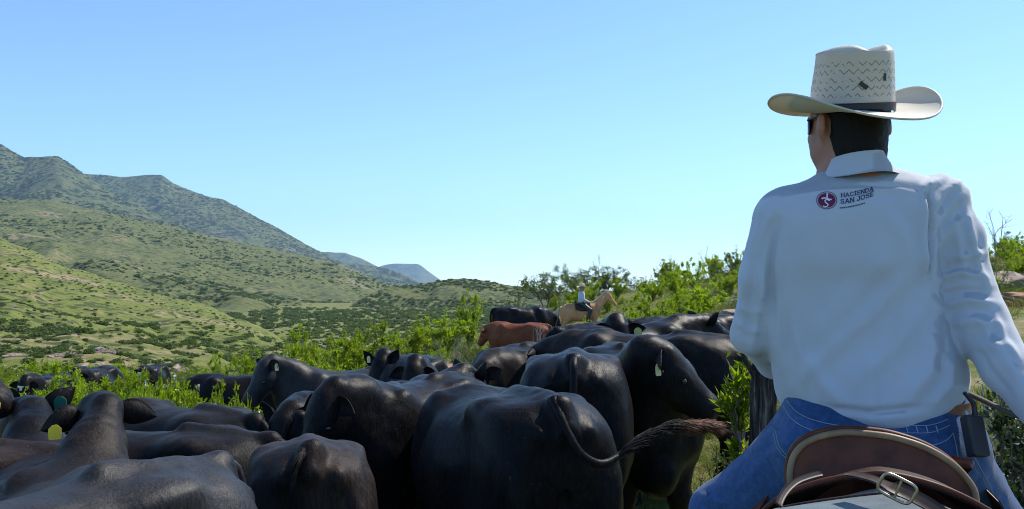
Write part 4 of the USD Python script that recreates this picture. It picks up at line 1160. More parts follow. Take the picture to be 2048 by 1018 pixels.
def on_layer(L, n, seed, lo=0.0, hi=1.0, pw=1.0, thresh=0.45, scale=0.02):
    R = rng(seed)
    r, c = L.shape[:2]
    out = []
    while sum(map(len, out)) < n:
        a = (lo + (hi - lo) * R.uniform(0, 1, n * 2) ** pw) * (r - 1.001)
        b = R.uniform(0, c - 1.001, n * 2)
        i0, j0 = a.astype(int), b.astype(int)
        f, g = (a - i0)[:, None], (b - j0)[:, None]
        p = (L[i0, j0] * (1 - f) + L[i0 + 1, j0] * f) * (1 - g) + (L[i0, j0 + 1] * (1 - f) + L[i0 + 1, j0 + 1] * f) * g
        d = meshkit.fbm(p * [scale, scale, 0], 4, seed)
        out.append(p[d + R.uniform(-.06, .06, len(p)) > thresh])
    return np.vstack(out)[:n]


for j in range(3):
    kind(f'round_shrub_{j}', {'foliage': (clump(500 + j, 330, .20), 'scrub_leaf')})
gp = on_layer(G_, 900, 6, .12, 1.0, 1.0, .46, .03)
px_ = to_px(gp)
vis = np.argsort(np.linalg.norm(gp[:, :2], axis=1))
R = rng(8)
cnt = 0
rest = []
for k in vis:
    if cnt < 240 and -120 < px_[k, 0] < 760 and px_[k, 1] < 745:
        s = R.uniform(1.0, 2.3)
        copy_of(KINDS[f'round_shrub_{cnt % 3}'], 'hillside_shrub', 'dark rounded shrub dotting the grassy hillside left of the herd', 'shrub', gp[k] - [0, 0, .1], R.uniform(0, 360), (s, s, s * R.uniform(.7, 1.05)), 'shrubs dotting the near hillside')
        cnt += 1
    else:
        rest.append(gp[k])
clumps = [(clump(520, 200, .26), 'scrub_leaf'), (clump(521, 200, .26), 'scrub_leaf')]
gp2 = np.vstack([np.array(rest), on_layer(G_, 4200, 16, .02, 1.0, .8, .38, .06)])
scatter('hillside_scrub', clumps, gp2, R.uniform(.22, .8, len(gp2)), R.uniform(0, 6.28, len(gp2)), 'small scrub scattered over the near grassy hillside', 'scrub')
fp_ = on_layer(F_, 26000, 17, .0, 1.0, 1.0, .45, .007)
scatter('foothill_scrub', clumps, fp_, np.clip(np.exp(R.normal(.55, .45, len(fp_))), .6, 5), R.uniform(0, 6.28, len(fp_)), 'dark scrub woodland on the foothills', 'scrub')
ep = on_layer(E_, 5000, 18, .0, 1.0, 1.0, .40, .016)
scatter('hill_scrub', clumps, ep, R.uniform(1.1, 2.8, len(ep)), R.uniform(0, 6.28, len(ep)), 'scrub on the low rounded hill beyond the valley', 'scrub')
mp = np.vstack([on_layer(A1_, 7000, 19, .0, 1.0, 1.0, .43, .004), on_layer(A2_, 9000, 20, .0, 1.0, 1.0, .43, .004), on_layer(D_, 3000, 21, 0, 1, 1, .42, .005)])
scatter('mountain_scrub', clumps, mp, R.uniform(2.5, 6.5, len(mp)), R.uniform(0, 6.28, len(mp)), 'dark scrub on the mountain flanks', 'scrub')
# valley floor between the knoll and the foothills
Rv = rng(9)
vY = np.exp(Rv.uniform(np.log(75), np.log(620), 11000)); vx = (Rv.uniform(-200, 1300, 11000) - CX) / FPX * vY
scatter('valley_scrub', clumps, np.stack([vx, vY, ground_z(vx, vY)], 1), Rv.uniform(.5, 1.9, 11000) * np.clip(vY / 260, .7, 1.7), Rv.uniform(0, 6.28, 11000), 'scrub on the valley floor behind the herd', 'scrub')


# ------------------------------------------------------------------ rocks
def rock_mesh(seed, size, sub=3):
    m = trimesh.creation.icosphere(sub, 1.0)
    v = np.array(m.vertices)
    R = rng(seed)
    for _ in range(9):
        d = R.normal(size=3); d /= np.linalg.norm(d)
        c = R.uniform(.45, .8)
        k = v @ d
        v = v - np.maximum(k - c, 0)[:, None] * d
    v = v * (1 + noise3(v, 2.2, seed, 4)[:, None] * .7 + noise3(v, 6.5, seed + 3, 3)[:, None] * .3)
    return v * np.asarray(size), np.array(m.faces)


for j, (px, py, Y, w, h, d, m, lab) in enumerate([
        (924, 664, 34, 30, 10, .5, 'red_earth', 'pinkish boulder left of the red cow'),
        (905, 742, 19, 120, 12, .5, 'red_earth', 'low pinkish rock bank behind the cattle, left of the grazing red cow'),
        (958, 756, 16, 60, 14, .4, 'red_earth', 'pinkish stone beside the cow with a wrinkled neck'),
        (1410, 640, 25, 60, 10, .5, 'rock', 'grey rock at the foot of the bright slope bushes'),
        (1462, 634, 22, 70, 16, .6, 'rock', 'dark rock ledge touching the rider\'s left sleeve'),
        (2010, 574, 22, 150, 24, .9, 'rock', 'layered grey rock ledge right of the rider\'s arm'),
        (2040, 602, 19, 110, 14, .7, 'red_earth', 'reddish stones below the rock ledge at the right'),
        (1996, 640, 17, 60, 12, .5, 'rock', 'pale stone lying below the reddish stones at the right'),
        (610, 735, 26, 60, 16, .4, 'red_earth', 'patch of bare pink rock below the yellowish bush'),
        (1225, 985, 6.6, 50, 18, .12, 'red_earth', 'small stone on the grass between the cow legs')]):
    w_ = P(px, py, Y)
    sx, sz = w / FPX * Y / 2, h / FPX * Y
    o = part('rock', (rock_mesh(600 + j, (sx, d, sz * .8)) if False else (rock_mesh(600 + j, (sx, d, sz))[0] + [w_[0], w_[1], w_[2] + sz * .35], rock_mesh(600 + j, (sx, d, sz))[1])), M[m], None)
    tag(o, lab, 'rock')

rk = on_layer(G_, 520, 26, .05, .75, 1.0, .50, .035)
rk = rk[(to_px(rk)[:, 0] < 640)]
scatter('hillside_rocks', [(rock_mesh(640, (.9, .6, .4), 2), 'rock'), (rock_mesh(641, (.7, .6, .3), 2), 'dark_rock'), (rock_mesh(642, (1.2, .5, .35), 2), 'rock')], rk, R.uniform(.25, 1.0, len(rk)), R.uniform(0, 6.28, len(rk)),
        'grey and pinkish rocks breaking through the near hillside', 'rocks')
# ------------------------------------------------------------------ horses
def horse_body(h, poll, pitch, seed, yaw=0.0):
    f = Field((-0.2, -0.5, -0.02), (poll[0] + 0.75, 0.5, poll[2] + 0.2), h)
    at = [-0.02, 0.03, 0.12, 0.25, 0.42, 0.65, 0.90, 1.12, 1.33, 1.50, 1.60]
    top = [1.22, 1.32, 1.41, 1.465, 1.48, 1.42, 1.385, 1.46, 1.42, 1.26, 1.12]
    bot = [0.98, 0.88, 0.80, 0.77, 0.76, 0.74, 0.72, 0.74, 0.80, 0.90, 1.0]
    w = [0.07, 0.16, 0.225, 0.265, 0.28, 0.275, 0.29, 0.26, 0.24, 0.19, 0.10]
    f.loft(0, at, 0.0, np.array(w), top, bot, 2.2, 0.04)
    for s in (-1, 1):
        f.ell((0.20, s * 0.17, 1.05), (0.22, 0.13, 0.30), rot([0, 1, 0], 10), 0.09)
        f.ell((1.33, s * 0.17, 1.08), (0.16, 0.11, 0.27), rot([0, 1, 0], -14), 0.09)
        f.chain([(1.36, s * .15, .90), (1.38, s * .14, .50), (1.37, s * .14, .18), (1.40, s * .14, .05)], [.10, .055, .038, .055], 0.05)
        f.chain([(0.22, s * .16, .88), (0.03, s * .15, .55), (0.09, s * .14, .20), (0.13, s * .14, .05)], [.13, .058, .042, .056], 0.05)
        f.ell((0.01, s * .15, .54), (.055, .042, .07), None, .03)
    H = head_frame(yaw, pitch)
    poll = np.asarray(poll, float)
    q = lambda *v: poll + H @ np.array(v, float)
    f.chain([(1.36, 0, 1.20), (1.36 * .45 + poll[0] * .55 - .02, 0, 1.20 * .42 + poll[2] * .58), q(-.03, 0, -.07)], [.24, .155, .10], 0.12)
    f.ell(q(.06, 0, -.07), (.14, .085, .095), H, .05)
    f.cone(q(.10, 0, -.07), q(.50, 0, -.075), .085, .05, .05)
    f.cone(q(.08, 0, -.16), q(.45, 0, -.11), .085, .04, .06)
    f.ell(q(.54, 0, -.085), (.06, .055, .058), H, .03)
    V, T = f.mesh(2)
    return V, T, H, poll


def make_horse(label, base, az, s, poll, pitch, fur_name, hair, h, seed):
    V, T, H, pl = horse_body(h, poll, pitch, seed)
    o = thing('horse', label, 'horse', base, 90 - az)
    part('body', (V * s, T), M[fur_name], o)
    q = lambda *v: (pl + H @ np.array(v, float)) * s
    for sd in (1, -1):
        E = ear_mesh(0.15, 0.032, 0.0)
        d = np.array([.12, sd * .18, 1.0]); d /= np.linalg.norm(d)
        z = np.array([-1.0, 0, 0]); z = z - d * (z @ d); z /= np.linalg.norm(z)
        A = np.stack([d, np.cross(z, d), z], 1)
        part('ear', ((E[0] @ A.T) * s + q(-.01, sd * .05, -.02), E[1]), M[fur_name], o)
        part('eye', sphere(q(.17, sd * .082, -.06), .018 * s), M['eye'], o)
    crest = [q(0.03, 0, .01), q(-.12, 0, .03), np.array([1.36 * .4 + poll[0] * .6 - .13, 0, 1.20 * .4 + poll[2] * .6 + .12]) * s, np.array([1.20, 0, 1.46]) * s]
    part('mane', hair_tuft(crest, 260, .26 * s, .09 * s, seed + 1, .006), M[hair], o, kind='stuff')
    tl = [np.array(t) * s for t in [(0.02, 0, 1.33), (-.09, 0, 1.25), (-.14, 0, 1.0), (-.13, 0, .6)]]
    p = part('tail', tail_mesh(tl, .035 * s, .02 * s), M[hair], o)
    part('tail_hair', hair_tuft(tl, 260, .55 * s, .08 * s, seed + 2, .005), M[hair], p, kind='stuff')
    return o


M['straw'] = None


def straw_mat():
    # woven straw: fine basket relief, with zigzag rows of vent holes on the crown (st: metres round the crown, metres up)
    n = {'uv': ('uvmap', {'attribute': 'st'}), 'sp': ('separate_xyz', {}),
         'tri': ('math', {'math_type': 'pingpong', 'value2': 0.0105}), 
         'rowa': ('math', {'math_type': 'add'}), 'row': ('math', {'math_type': 'pingpong', 'value2': 0.0095}),
         'line': ('math', {'math_type': 'less_than', 'value2': 0.0013}),
         'no': ('noise_texture', {'scale': 75.0, 'detail': 2.0}), 'gap': ('math', {'math_type': 'greater_than', 'value2': 0.44}),
         'lo': ('math', {'math_type': 'greater_than', 'value2': 0.030}), 'hi': ('math', {'math_type': 'less_than', 'value2': 0.118}),
         'm1': ('math', {'math_type': 'multiply'}), 'm2': ('math', {'math_type': 'multiply'}), 'm3': ('math', {'math_type': 'multiply'}),
         'mx': ('mix_color', {'a': (0.66, 0.63, 0.55), 'b': (0.13, 0.12, 0.11)}),
         'w': ('wave_texture', {'wave_type': 'bands', 'bands_direction': 'diagonal', 'scale': 190.0, 'distortion': 0.6}),
         'b': ('bump', {'strength': 0.35, 'distance': 0.0012}),
         'p': ('principled_bsdf', {'roughness': 0.55, 'specular_ior_level': 0.35}),
         't': ('translucent_bsdf', {'color': (0.62, 0.50, 0.26)}), 'mc': ('mix_closure', {'fac': 0.22})}
    l = [('uv.UV', 'sp.vector'), ('sp.x', 'tri.value1'), ('tri.value', 'rowa.value1'), ('sp.y', 'rowa.value2'), ('rowa.value', 'row.value1'), ('row.value', 'line.value1'),
         ('uv.UV', 'no.vector'), ('no.fac', 'gap.value1'), ('sp.y', 'lo.value1'), ('sp.y', 'hi.value1'), ('line.value', 'm1.value1'), ('gap.value', 'm1.value2'),
         ('lo.value', 'm2.value1'), ('hi.value', 'm2.value2'), ('m1.value', 'm3.value1'), ('m2.value', 'm3.value2'), ('m3.value', 'mx.fac'),
         ('uv.UV', 'w.vector'), ('w.fac', 'b.height'), ('b.normal', 'p.normal'), ('mx.result', 'p.base_color'), ('p.BSDF', 'mc.closure1'), ('t.BSDF', 'mc.closure2')]
    return mat('straw', n, l, surface='mc.closure')


M['straw'] = straw_mat()


def cloth(name, color, weave=900.0, rough=0.8, var=0.06, blotch=9.0, sheen=0.25, strength=0.25):
    lo, hi = tuple(c * (1 - var) for c in color), tuple(min(1, c * (1 + var)) for c in color)
    n = {'tc': ('texture_coordinate', {}), 'no': ('noise_texture', {'scale': blotch, 'detail': 6.0, 'roughness': 0.6}), 'r': ('rgb_ramp', {'ramp': [(0.3, lo), (0.7, hi)]}),
         'f': ('noise_texture', {'scale': weave, 'detail': 2.0}), 'b': ('bump', {'strength': strength, 'distance': 0.0015}),
         'p': ('principled_bsdf', {'roughness': rough, 'specular_ior_level': 0.2, 'sheen_weight': sheen, 'sheen_roughness': 0.5})}
    return mat(name, n, [('tc.object', 'no.vector'), ('tc.object', 'f.vector'), ('no.fac', 'r.fac'), ('r.color', 'p.base_color'), ('f.fac', 'b.height'), ('b.normal', 'p.normal')])


M['shirt'] = cloth('shirt_cotton', (0.375, 0.41, 0.475), 700, var=0.03)
M['denim'] = cloth('denim', (0.026, 0.070, 0.18), 420, var=0.28, blotch=70.0, sheen=0.1, strength=0.6)
M['stitch'] = plain('stitch', (0.24, 0.30, 0.38), 0.8)
M['skin'] = plain('skin', (0.30, 0.145, 0.095), 0.55, 0.3, var=0.12, scale=30)
M['hair'] = plain('hair_dark', (0.006, 0.005, 0.005), 0.6, 0.15, var=0.4, scale=160, bump=0.8)
M['lens'] = plain('lens_blue', (0.012, 0.03, 0.075), 0.08, 0.7, var=0)
M['hat_band'] = plain('hat_band', (0.02, 0.018, 0.02), 0.5)
M['logo_navy'] = plain('logo_navy', (0.010, 0.025, 0.085), 0.7, var=0)
M['logo_maroon'] = plain('logo_maroon', (0.10, 0.008, 0.05), 0.7, var=0)
M['logo_pale'] = plain('logo_pale', (0.62, 0.55, 0.60), 0.7, var=0)
M['belt'] = plain('belt', (0.16, 0.065, 0.03), 0.4, 0.5, var=0.3)
M['saddle_leather'] = plain('saddle_leather', (0.085, 0.026, 0.014), 0.5, 0.22, var=0.4, scale=18, bump=0.3)
M['dark_leather'] = plain('dark_leather', (0.032, 0.018, 0.014), 0.5, 0.25, var=0.4, scale=25, bump=0.4)
M['rim_leather'] = plain('rim_leather', (0.20, 0.13, 0.07), 0.5, 0.3, var=0.3, scale=20, bump=0.3)
M['wool_pad'] = cloth('wool_pad', (0.07, 0.095, 0.105), 260, var=0.35, blotch=14, strength=0.9)
M['metal'] = plain('metal', (0.36, 0.32, 0.27), 0.35, 0.5, var=0.1, metallic=1.0)
M['radio'] = plain('radio', (0.018, 0.018, 0.02), 0.45, 0.4)
M['rope'] = plain('rope', (0.10, 0.08, 0.065), 0.7, 0.3, var=0.4, scale=200, bump=0.8)

# the horse that carries the near rider
HZ = 14.0
hd = np.array([math.sin(math.radians(HZ)), math.cos(math.radians(HZ)), 0])
hr = np.array([hd[1], -hd[0], 0])
SEAT = np.array([0.88, 2.15, 0.0])
hs = 0.95
hb = SEAT - hd * 0.88 * hs; hb[2] = -0.10
make_horse('dark saddled horse carrying the rider in the white shirt', hb, HZ, hs, (1.98, 0, 1.74), 52, 'dark_bay_fur', 'black_hair', 0.022, 5)


def hl(t, lat, z):
    """A point t metres ahead of the seat, lat to the right of the horse's spine, at height z."""
    p = SEAT + hd * t + hr * lat
    return np.array([p[0], p[1], z])


# ------------------------------------------------------------------ the near rider
rider = thing('person', 'rider in white long sleeved shirt, straw hat and jeans, seen from behind', 'person', (0, 0, 0))
Yr = 2.2
X = lambda px, Y=Yr: (px - CX) / FPX * Y
Z = lambda py, Y=Yr: P(CX, py, Y)[2]

# --- shirt
rows = [(848, 1715, 1812, .090), (841, 1662, 1846, .118), (830, 1622, 1872, .128), (812, 1592, 1896, .132), (792, 1574, 1914, .133), (765, 1560, 1926, .132), (735, 1548, 1926, .126), (690, 1538, 1912, .117), (640, 1530, 1890, .116),
        (580, 1526, 1872, .118), (520, 1526, 1866, .122), (460, 1528, 1872, .124), (420, 1536, 1885, .120), (395, 1552, 1893, .112), (372, 1590, 1884, .100), (360, 1618, 1858, .086), (348, 1640, 1812, .072), (340, 1655, 1780, .058)]
f = Field((X(1430), 1.85, Z(870)), (X(2180), 2.75, Z(300)), 0.0075)
zz = [Z(r[0]) for r in rows]
cxs = [X((r[1] + r[2]) / 2) for r in rows]
ws = np.array([X(r[2]) - X(r[1]) for r in rows]) / 2
near = [Yr - r[3] - (0.012 if r[0] < 560 else 0) for r in rows]
farr = [Yr + r[3] * 1.12 for r in rows]
pw = [2.2, 2.3, 2.4, 2.5, 2.5, 2.5, 2.5, 2.5, 2.5, 2.6, 2.7, 2.7, 2.6, 2.5, 2.4, 2.2, 2.1, 2.0]
f.loft(2, zz, np.array(cxs), ws, farr, near, pw, 0.02)
f.ell(P(1600, 770, 2.27), (0.055, 0.06, 0.085), None, 0.05)
f.chain([P(1563, 440, 2.2), P(1526, 560, 2.22), P(1502, 670, 2.26), P(1548, 720, 2.44), P(1600, 745, 2.56)], [.070, .0545, .050, .046, .040], 0.02)
f.chain([P(1868, 418, 2.19), P(1905, 480, 2.18), P(1928, 570, 2.17), P(1957, 640, 2.14), P(2015, 735, 2.06), P(2085, 822, 1.98)], [.072, .070, .0665, .063, .056, .046], 0.018)
f.ell(P(1884, 388, 2.19), (.055, .065, .038), rot([0, 1, 0], 14), 0.04)
f.ell(P(1566, 414, 2.19), (.046, .055, .036), rot([0, 1, 0], -38), 0.04)
V, T = f.mesh(2)
V, T = trimesh.remesh.subdivide(V, T)
V = np.array(V); T = np.array(T)
V = relaxed(V, T, 1)
N = normals(V, T)
uvp = to_px(V)


def seg_d(p, a, b):
    a, b = np.array(a, float), np.array(b, float)
    ab = b - a
    t = np.clip(((p - a) @ ab) / (ab @ ab), 0, 1)
    return np.linalg.norm(p - a - t[:, None] * ab, axis=1), t


def folds(V, N, uvp, lines, facing=None):
    out = np.zeros(len(V))
    for pts, amp, wid in lines:
        best, tt = np.full(len(V), 1e9), np.zeros(len(V))
        n = len(pts) - 1
        for i in range(n):
            d, t = seg_d(uvp, pts[i], pts[i + 1])
            k = d < best
            best[k], tt[k] = d[k], (i + t[k]) / n
        taper = np.clip(np.sin(np.pi * np.clip(tt, .04, .96)) * 1.6, 0, 1)
        g = np.exp(-(best / wid) ** 2) - 0.45 * np.exp(-(best / (wid * 2.2)) ** 2)
        out += amp * taper * g
    if facing is not None:
        out *= facing
    return out


back = np.clip(-N[:, 1] * 2.0 + 0.25, 0, 1)
L = [
    # drape from the right shoulder blade to the left waist
    ([(1845, 520), (1760, 610), (1660, 700), (1590, 770)], 0.0045, 20), ([(1800, 480), (1700, 600), (1600, 720)], 0.003, 26), ([(1850, 600), (1790, 690), (1690, 780)], 0.0035, 22),
    ([(1545, 520), (1560, 620), (1580, 740)], -0.004, 14), ([(1556, 440), (1540, 560), (1548, 680)], -0.006, 9), ([(1858, 375), (1862, 460), (1858, 560)], -0.009, 7), ([(1848, 380), (1846, 470), (1850, 560)], 0.004, 9),
    ([(1600, 690), (1640, 760), (1690, 815)], 0.004, 16), ([(1870, 660), (1860, 740), (1800, 815)], 0.0045, 18), ([(1905, 700), (1900, 770), (1850, 825)], 0.0035, 12), ([(1740, 700), (1745, 770), (1740, 830)], 0.003, 18),
    ([(1640, 812), (1740, 826), (1860, 812)], -0.004, 9), ([(1590, 640), (1600, 720), (1610, 790)], 0.003, 12), ([(1680, 500), (1660, 600), (1640, 700)], 0.002, 30), ([(1770, 420), (1810, 470), (1845, 540)], 0.0025, 20),
    ([(1560, 400), (1640, 384), (1720, 378), (1800, 380), (1860, 392)], 0.0012, 5),
    # yoke and shoulder creases on the right
    ([(1925, 358), (1890, 385), (1866, 420)], 0.006, 9), ([(1935, 380), (1900, 410), (1868, 450)], 0.006, 9), ([(1900, 350), (1870, 362), (1845, 380)], 0.005, 9), ([(1945, 430), (1905, 450), (1870, 500)], 0.005, 11),
    # right sleeve
    ([(1930, 400), (1945, 470), (1962, 540), (1985, 600)], 0.006, 9), ([(1912, 430), (1922, 500), (1935, 560)], 0.004, 12),
    ([(1868, 560), (1920, 545), (1975, 555)], 0.008, 9), ([(1872, 590), (1925, 580), (1990, 582)], -0.006, 8), ([(1880, 615), (1935, 600), (1998, 610)], 0.008, 9), ([(1900, 520), (1945, 510), (1975, 505)], 0.006, 9),
    ([(1900, 650), (1950, 640), (2010, 655)], 0.006, 11), ([(1935, 700), (1980, 690), (2030, 700)], 0.005, 12), ([(1960, 640), (2000, 700), (2050, 770)], 0.005, 14), ([(1940, 680), (1985, 745), (2030, 800)], -0.004, 10), ([(1985, 620), (2010, 680), (2045, 730)], 0.006, 9),
    # left sleeve
    ([(1520, 430), (1500, 520), (1482, 620)], 0.0035, 9), ([(1512, 520), (1500, 600), (1490, 690)], -0.004, 9), ([(1530, 560), (1515, 640), (1505, 700)], 0.004, 8), ([(1470, 640), (1495, 660), (1525, 665)], 0.004, 8), ([(1474, 610), (1500, 625), (1530, 620)], 0.003, 8), ([(1545, 420), (1525, 470), (1515, 520)], 0.003, 8)]
disp = folds(V, N, uvp, L, back)
arm = ((uvp[:, 0] > 1862 + np.clip(uvp[:, 1] - 560, 0, 400) * 0.42) | (uvp[:, 0] < 1528)).astype(float)
rd = noise3(V * [1, 1, .55], 9.0, 3, 3) * 0.022 + (1 - np.abs(noise3(V * [1, 1, .5], 7.0, 4, 3)) * 4) * 0.0022
rda = (1 - np.abs(noise3(V @ rot([0, 1, 0], 25) * [.6, 1, 1.5], 16.0, 14, 2)) * 4) * 0.0035
disp *= np.where(arm > 0, 1.75, 3.0)
disp += rd * (0.75 + .45 * arm * .25)
V = V + N * disp[:, None]
part('shirt', (V, T), M['shirt'], rider)
shirt = trimesh.Trimesh(V, T, process=False)

# --- collar
ph = np.radians(np.linspace(-150, 150, 61))[:, None]            # 0 = straight at the back
tv = np.linspace(0, 1, 7)[None, :]
c0, c1 = P(1711, 310, 2.165), P(1717, 354, 2.165)
rx, ry = 0.063 + tv ** 1.3 * 0.029, 0.075 + tv ** 1.3 * 0.022
cc = c0 * (1 - tv[..., None]) + c1 * tv[..., None]
gx = cc[..., 0] + rx * np.sin(ph)
gy = cc[..., 1] - ry * np.cos(ph)
gz = cc[..., 2] - 0.007 * (1 - np.cos(ph)) ** 1.6 * (1 - .4 * tv) + 0.006 * np.sin(ph) * 1.0 + 0.0015 * np.sin(ph * 4 + 1) * tv
outer = np.stack([gx, gy, gz], -1)
inner = outer + np.stack([-0.004 * np.sin(ph) + 0 * tv, 0.004 * np.cos(ph) + 0 * tv, 0 * gx], -1)
part('collar', slab(outer, inner), M['shirt'], rider)

# --- body: head, neck, trunk, arms, hands and legs in one skin
HF = rot([0, 0, 1], 90 + 18)          # head frame: x looks ahead-left
hc = P(1697, 246, 2.2)
q = lambda *v: hc + HF @ np.array(v, float)
f = Field((X(1380, 2.0), 1.75, 0.75), (X(2260, 1.9), 3.0, 2.36), 0.0105)


def head_in(f, q, HF, s=1.0):
    f.ell(q(-.010, 0, .032), (.100, .078, .092), HF, .02)
    f.ell(q(.038, 0, -.048), (.062, .060, .078), HF, .04)
    f.ell(q(.078, 0, -.108), (.026, .028, .020), HF, .03)
    f.cone(q(.098, 0, .005), q(.118, 0, -.028), .010, .015, .015)
    f.ell(q(.092, 0, -.066), (.014, .026, .010), HF, .01)
    f.ell(q(.086, 0, .028), (.022, .055, .014), HF, .02)
    for sd in (1, -1):
        f.ell(q(.072, sd * .038, -.030), (.025, .022, .022), HF, .025)
        f.ell(q(-.012, sd * .090, -.012), (.028, .011, .036), HF @ rot([0, 0, 1], sd * -28), .008)
        f.ell(q(.03, sd * .055, -.075), (.04, .014, .035), HF, .03)
    f.cone(q(-.030, 0, -.06), q(-.040, 0, -.20), .064, .068, .04)


head_in(f, q, HF)
f.loft(2, [Z(960), Z(880), Z(800), Z(650), Z(480), Z(400), Z(350), Z(325)], np.array([X(1745), X(1745), X(1745), X(1715), X(1705), X(1710), X(1712), X(1712)]),
       np.array([.17, .175, .15, .155, .18, .17, .09, .06]), np.array([.10, .10, .09, .095, .10, .085, .07, .06]) + Yr, Yr - np.array([.10, .10, .085, .09, .095, .08, .06, .06]), 2.3, 0.03)
lh, rh_ = P(1648, 772, 2.70), P(2150, 862, 1.93)
f.chain([P(1563, 440, 2.2), P(1526, 560, 2.22), P(1504, 668, 2.26), P(1570, 728, 2.5), lh + [-.01, -.03, .0]], [.05, .042, .036, .034, .027], .02)
f.chain([P(1880, 420, 2.19), P(1928, 570, 2.17), P(1957, 640, 2.14), P(2085, 822, 1.98), rh_ + [-.02, .01, .02]], [.05, .045, .038, .032, .027], .02)


def hand_in(f, c, A, curl=1.0):
    """A closed hand: x along the fingers, y towards the thumb, z out of the back of the hand."""
    p = lambda *v: c + A @ np.array(v, float)
    f.ell(p(.035, 0, 0), (.048, .040, .018), A, .012)
    for k, (y, l) in enumerate(((.030, .95), (.010, 1.05), (-.010, 1.0), (-.029, .8))):
        j = [p(.068, y, .004), p(.068 + .038 * l, y, -.010), p(.062 + .030 * l, y, -.036), p(.050 + .012 * l, y, -.040)]
        f.chain(j, [.0105, .0098, .009, .0082], .003)
    f.chain([p(.010, .036, -.006), p(.040, .052, -.018), p(.066, .046, -.030)], [.013, .011, .009], .006)


hand_in(f, lh, np.stack([[.35, .9, -.1], [.93, -.35, .1], [.05, -.1, 1]], 1))
hand_in(f, rh_, np.stack([[.8, .45, -.4], [-.48, .87, .1], [.38, .1, .92]], 1))
LK, RK = P(1446, 1028, 2.46), P(2016, 1092, 2.44)
LA, RA = P(1452, 1420, 2.33), P(2090, 1470, 2.28)
f.chain([P(1640, 890, 2.2), LK, LA], [.085, .06, .04], .03)
f.chain([P(1862, 895, 2.2), RK, RA], [.085, .06, .04], .03)
f.plane(P(1703, 219, 2.2) + [0, 0, -.001], (-0.03, -0.195, 0.98))
Vb, Tb = f.mesh(1)
part('body', (Vb, Tb), M['skin'], rider)
for sd in (1, -1):
    part('eye', sphere(q(.080, sd * .034, .002), .012), M['eye'], rider)

# --- hair: a close cropped cap at the back and sides
f = Field(hc - .15, hc + .16, 0.004)
f.ell(q(-.014, 0, .032), (.102, .0805, .095), HF, .01)
f.cone(q(-.042, 0, -.02), q(-.046, 0, -.085), .060, .053, .02)
for sd in (1, -1):
    f.cone(q(-.030, sd * .036, -.01), q(-.038, sd * .028, -.088), .046, .040, .02)
f.ell(q(.118, 0, -.02), (.10, .16, .12), HF, .006, cut=True)
for sd in (1, -1):
    f.ell(q(-.010, sd * .094, -.018), (.030, .026, .046), HF, .004, cut=True)
f.ell(q(-.03, 0, -.18), (.2, .2, .088), HF, .004, cut=True)
f.plane(P(1703, 219, 2.2) + [0, 0, .002], (-0.03, -0.195, 0.98))
Vh, Th = f.mesh(1)
Vh = Vh + normals(Vh, Th) * (noise3(Vh, 90, 2, 2) * .004)[:, None]
part('hair', (Vh, Th), M['hair'], rider)

# --- sunglasses
a = np.radians(np.linspace(-62, 62, 31))[:, None]
v = np.linspace(-1, 1, 9)[None, :]
r = np.where(np.abs(np.degrees(a)) < 6, .70, 1.0)
gx, gy = .098 * np.cos(a) + 0.012 + 0 * v, .086 * np.sin(a) + 0 * v
gz = .004 + v * .020 * r - .004 * np.abs(np.sin(a))
o1 = np.stack([gx, gy, gz], -1)
o2 = np.stack([gx - .003 * np.cos(a), gy - .003 * np.sin(a), gz], -1)
sg = slab(o1, o2)
g = part('sunglasses', (sg[0] @ HF.T + hc, sg[1]), M['lens'], rider)
for sd in (1, -1):
    tp = tube(np.array([q(.055, sd * .079, .012), q(.01, sd * .083, .012), q(-.018, sd * .084, .006)]), .0028, 6)
    part('temple', tp, M['radio'], g)

# --- hat: straw crown with cattleman crease, rolled brim
tilt = 13
HY = rot([0, 0, 1], 90 + 14)
hu = np.array([-0.03, -0.20, 1.0]); hu /= np.linalg.norm(hu)
hf_ = HY[:, 0] - hu * (HY[:, 0] @ hu); hf_ /= np.linalg.norm(hf_)
HH = np.stack([hf_, np.cross(hu, hf_), hu], 1)
h0 = P(1703, 219, 2.2)
hat = UsdGeom.Xform.Define(stage, numbered('hat', str(rider.GetPath()))).GetPrim()
an = np.linspace(0, 2 * np.pi, 121)
ca, sa = np.cos(an), np.sin(an)
A_, B_, HC = .111, .094, .152


def crown_pt(u, tt):
    """u: angle, tt: 0 at the foot, 1 at the shoulder of the crown."""
    k = 1 - 0.085 * tt ** 1.5
    return A_ * k * np.cos(u), B_ * k * np.sin(u)


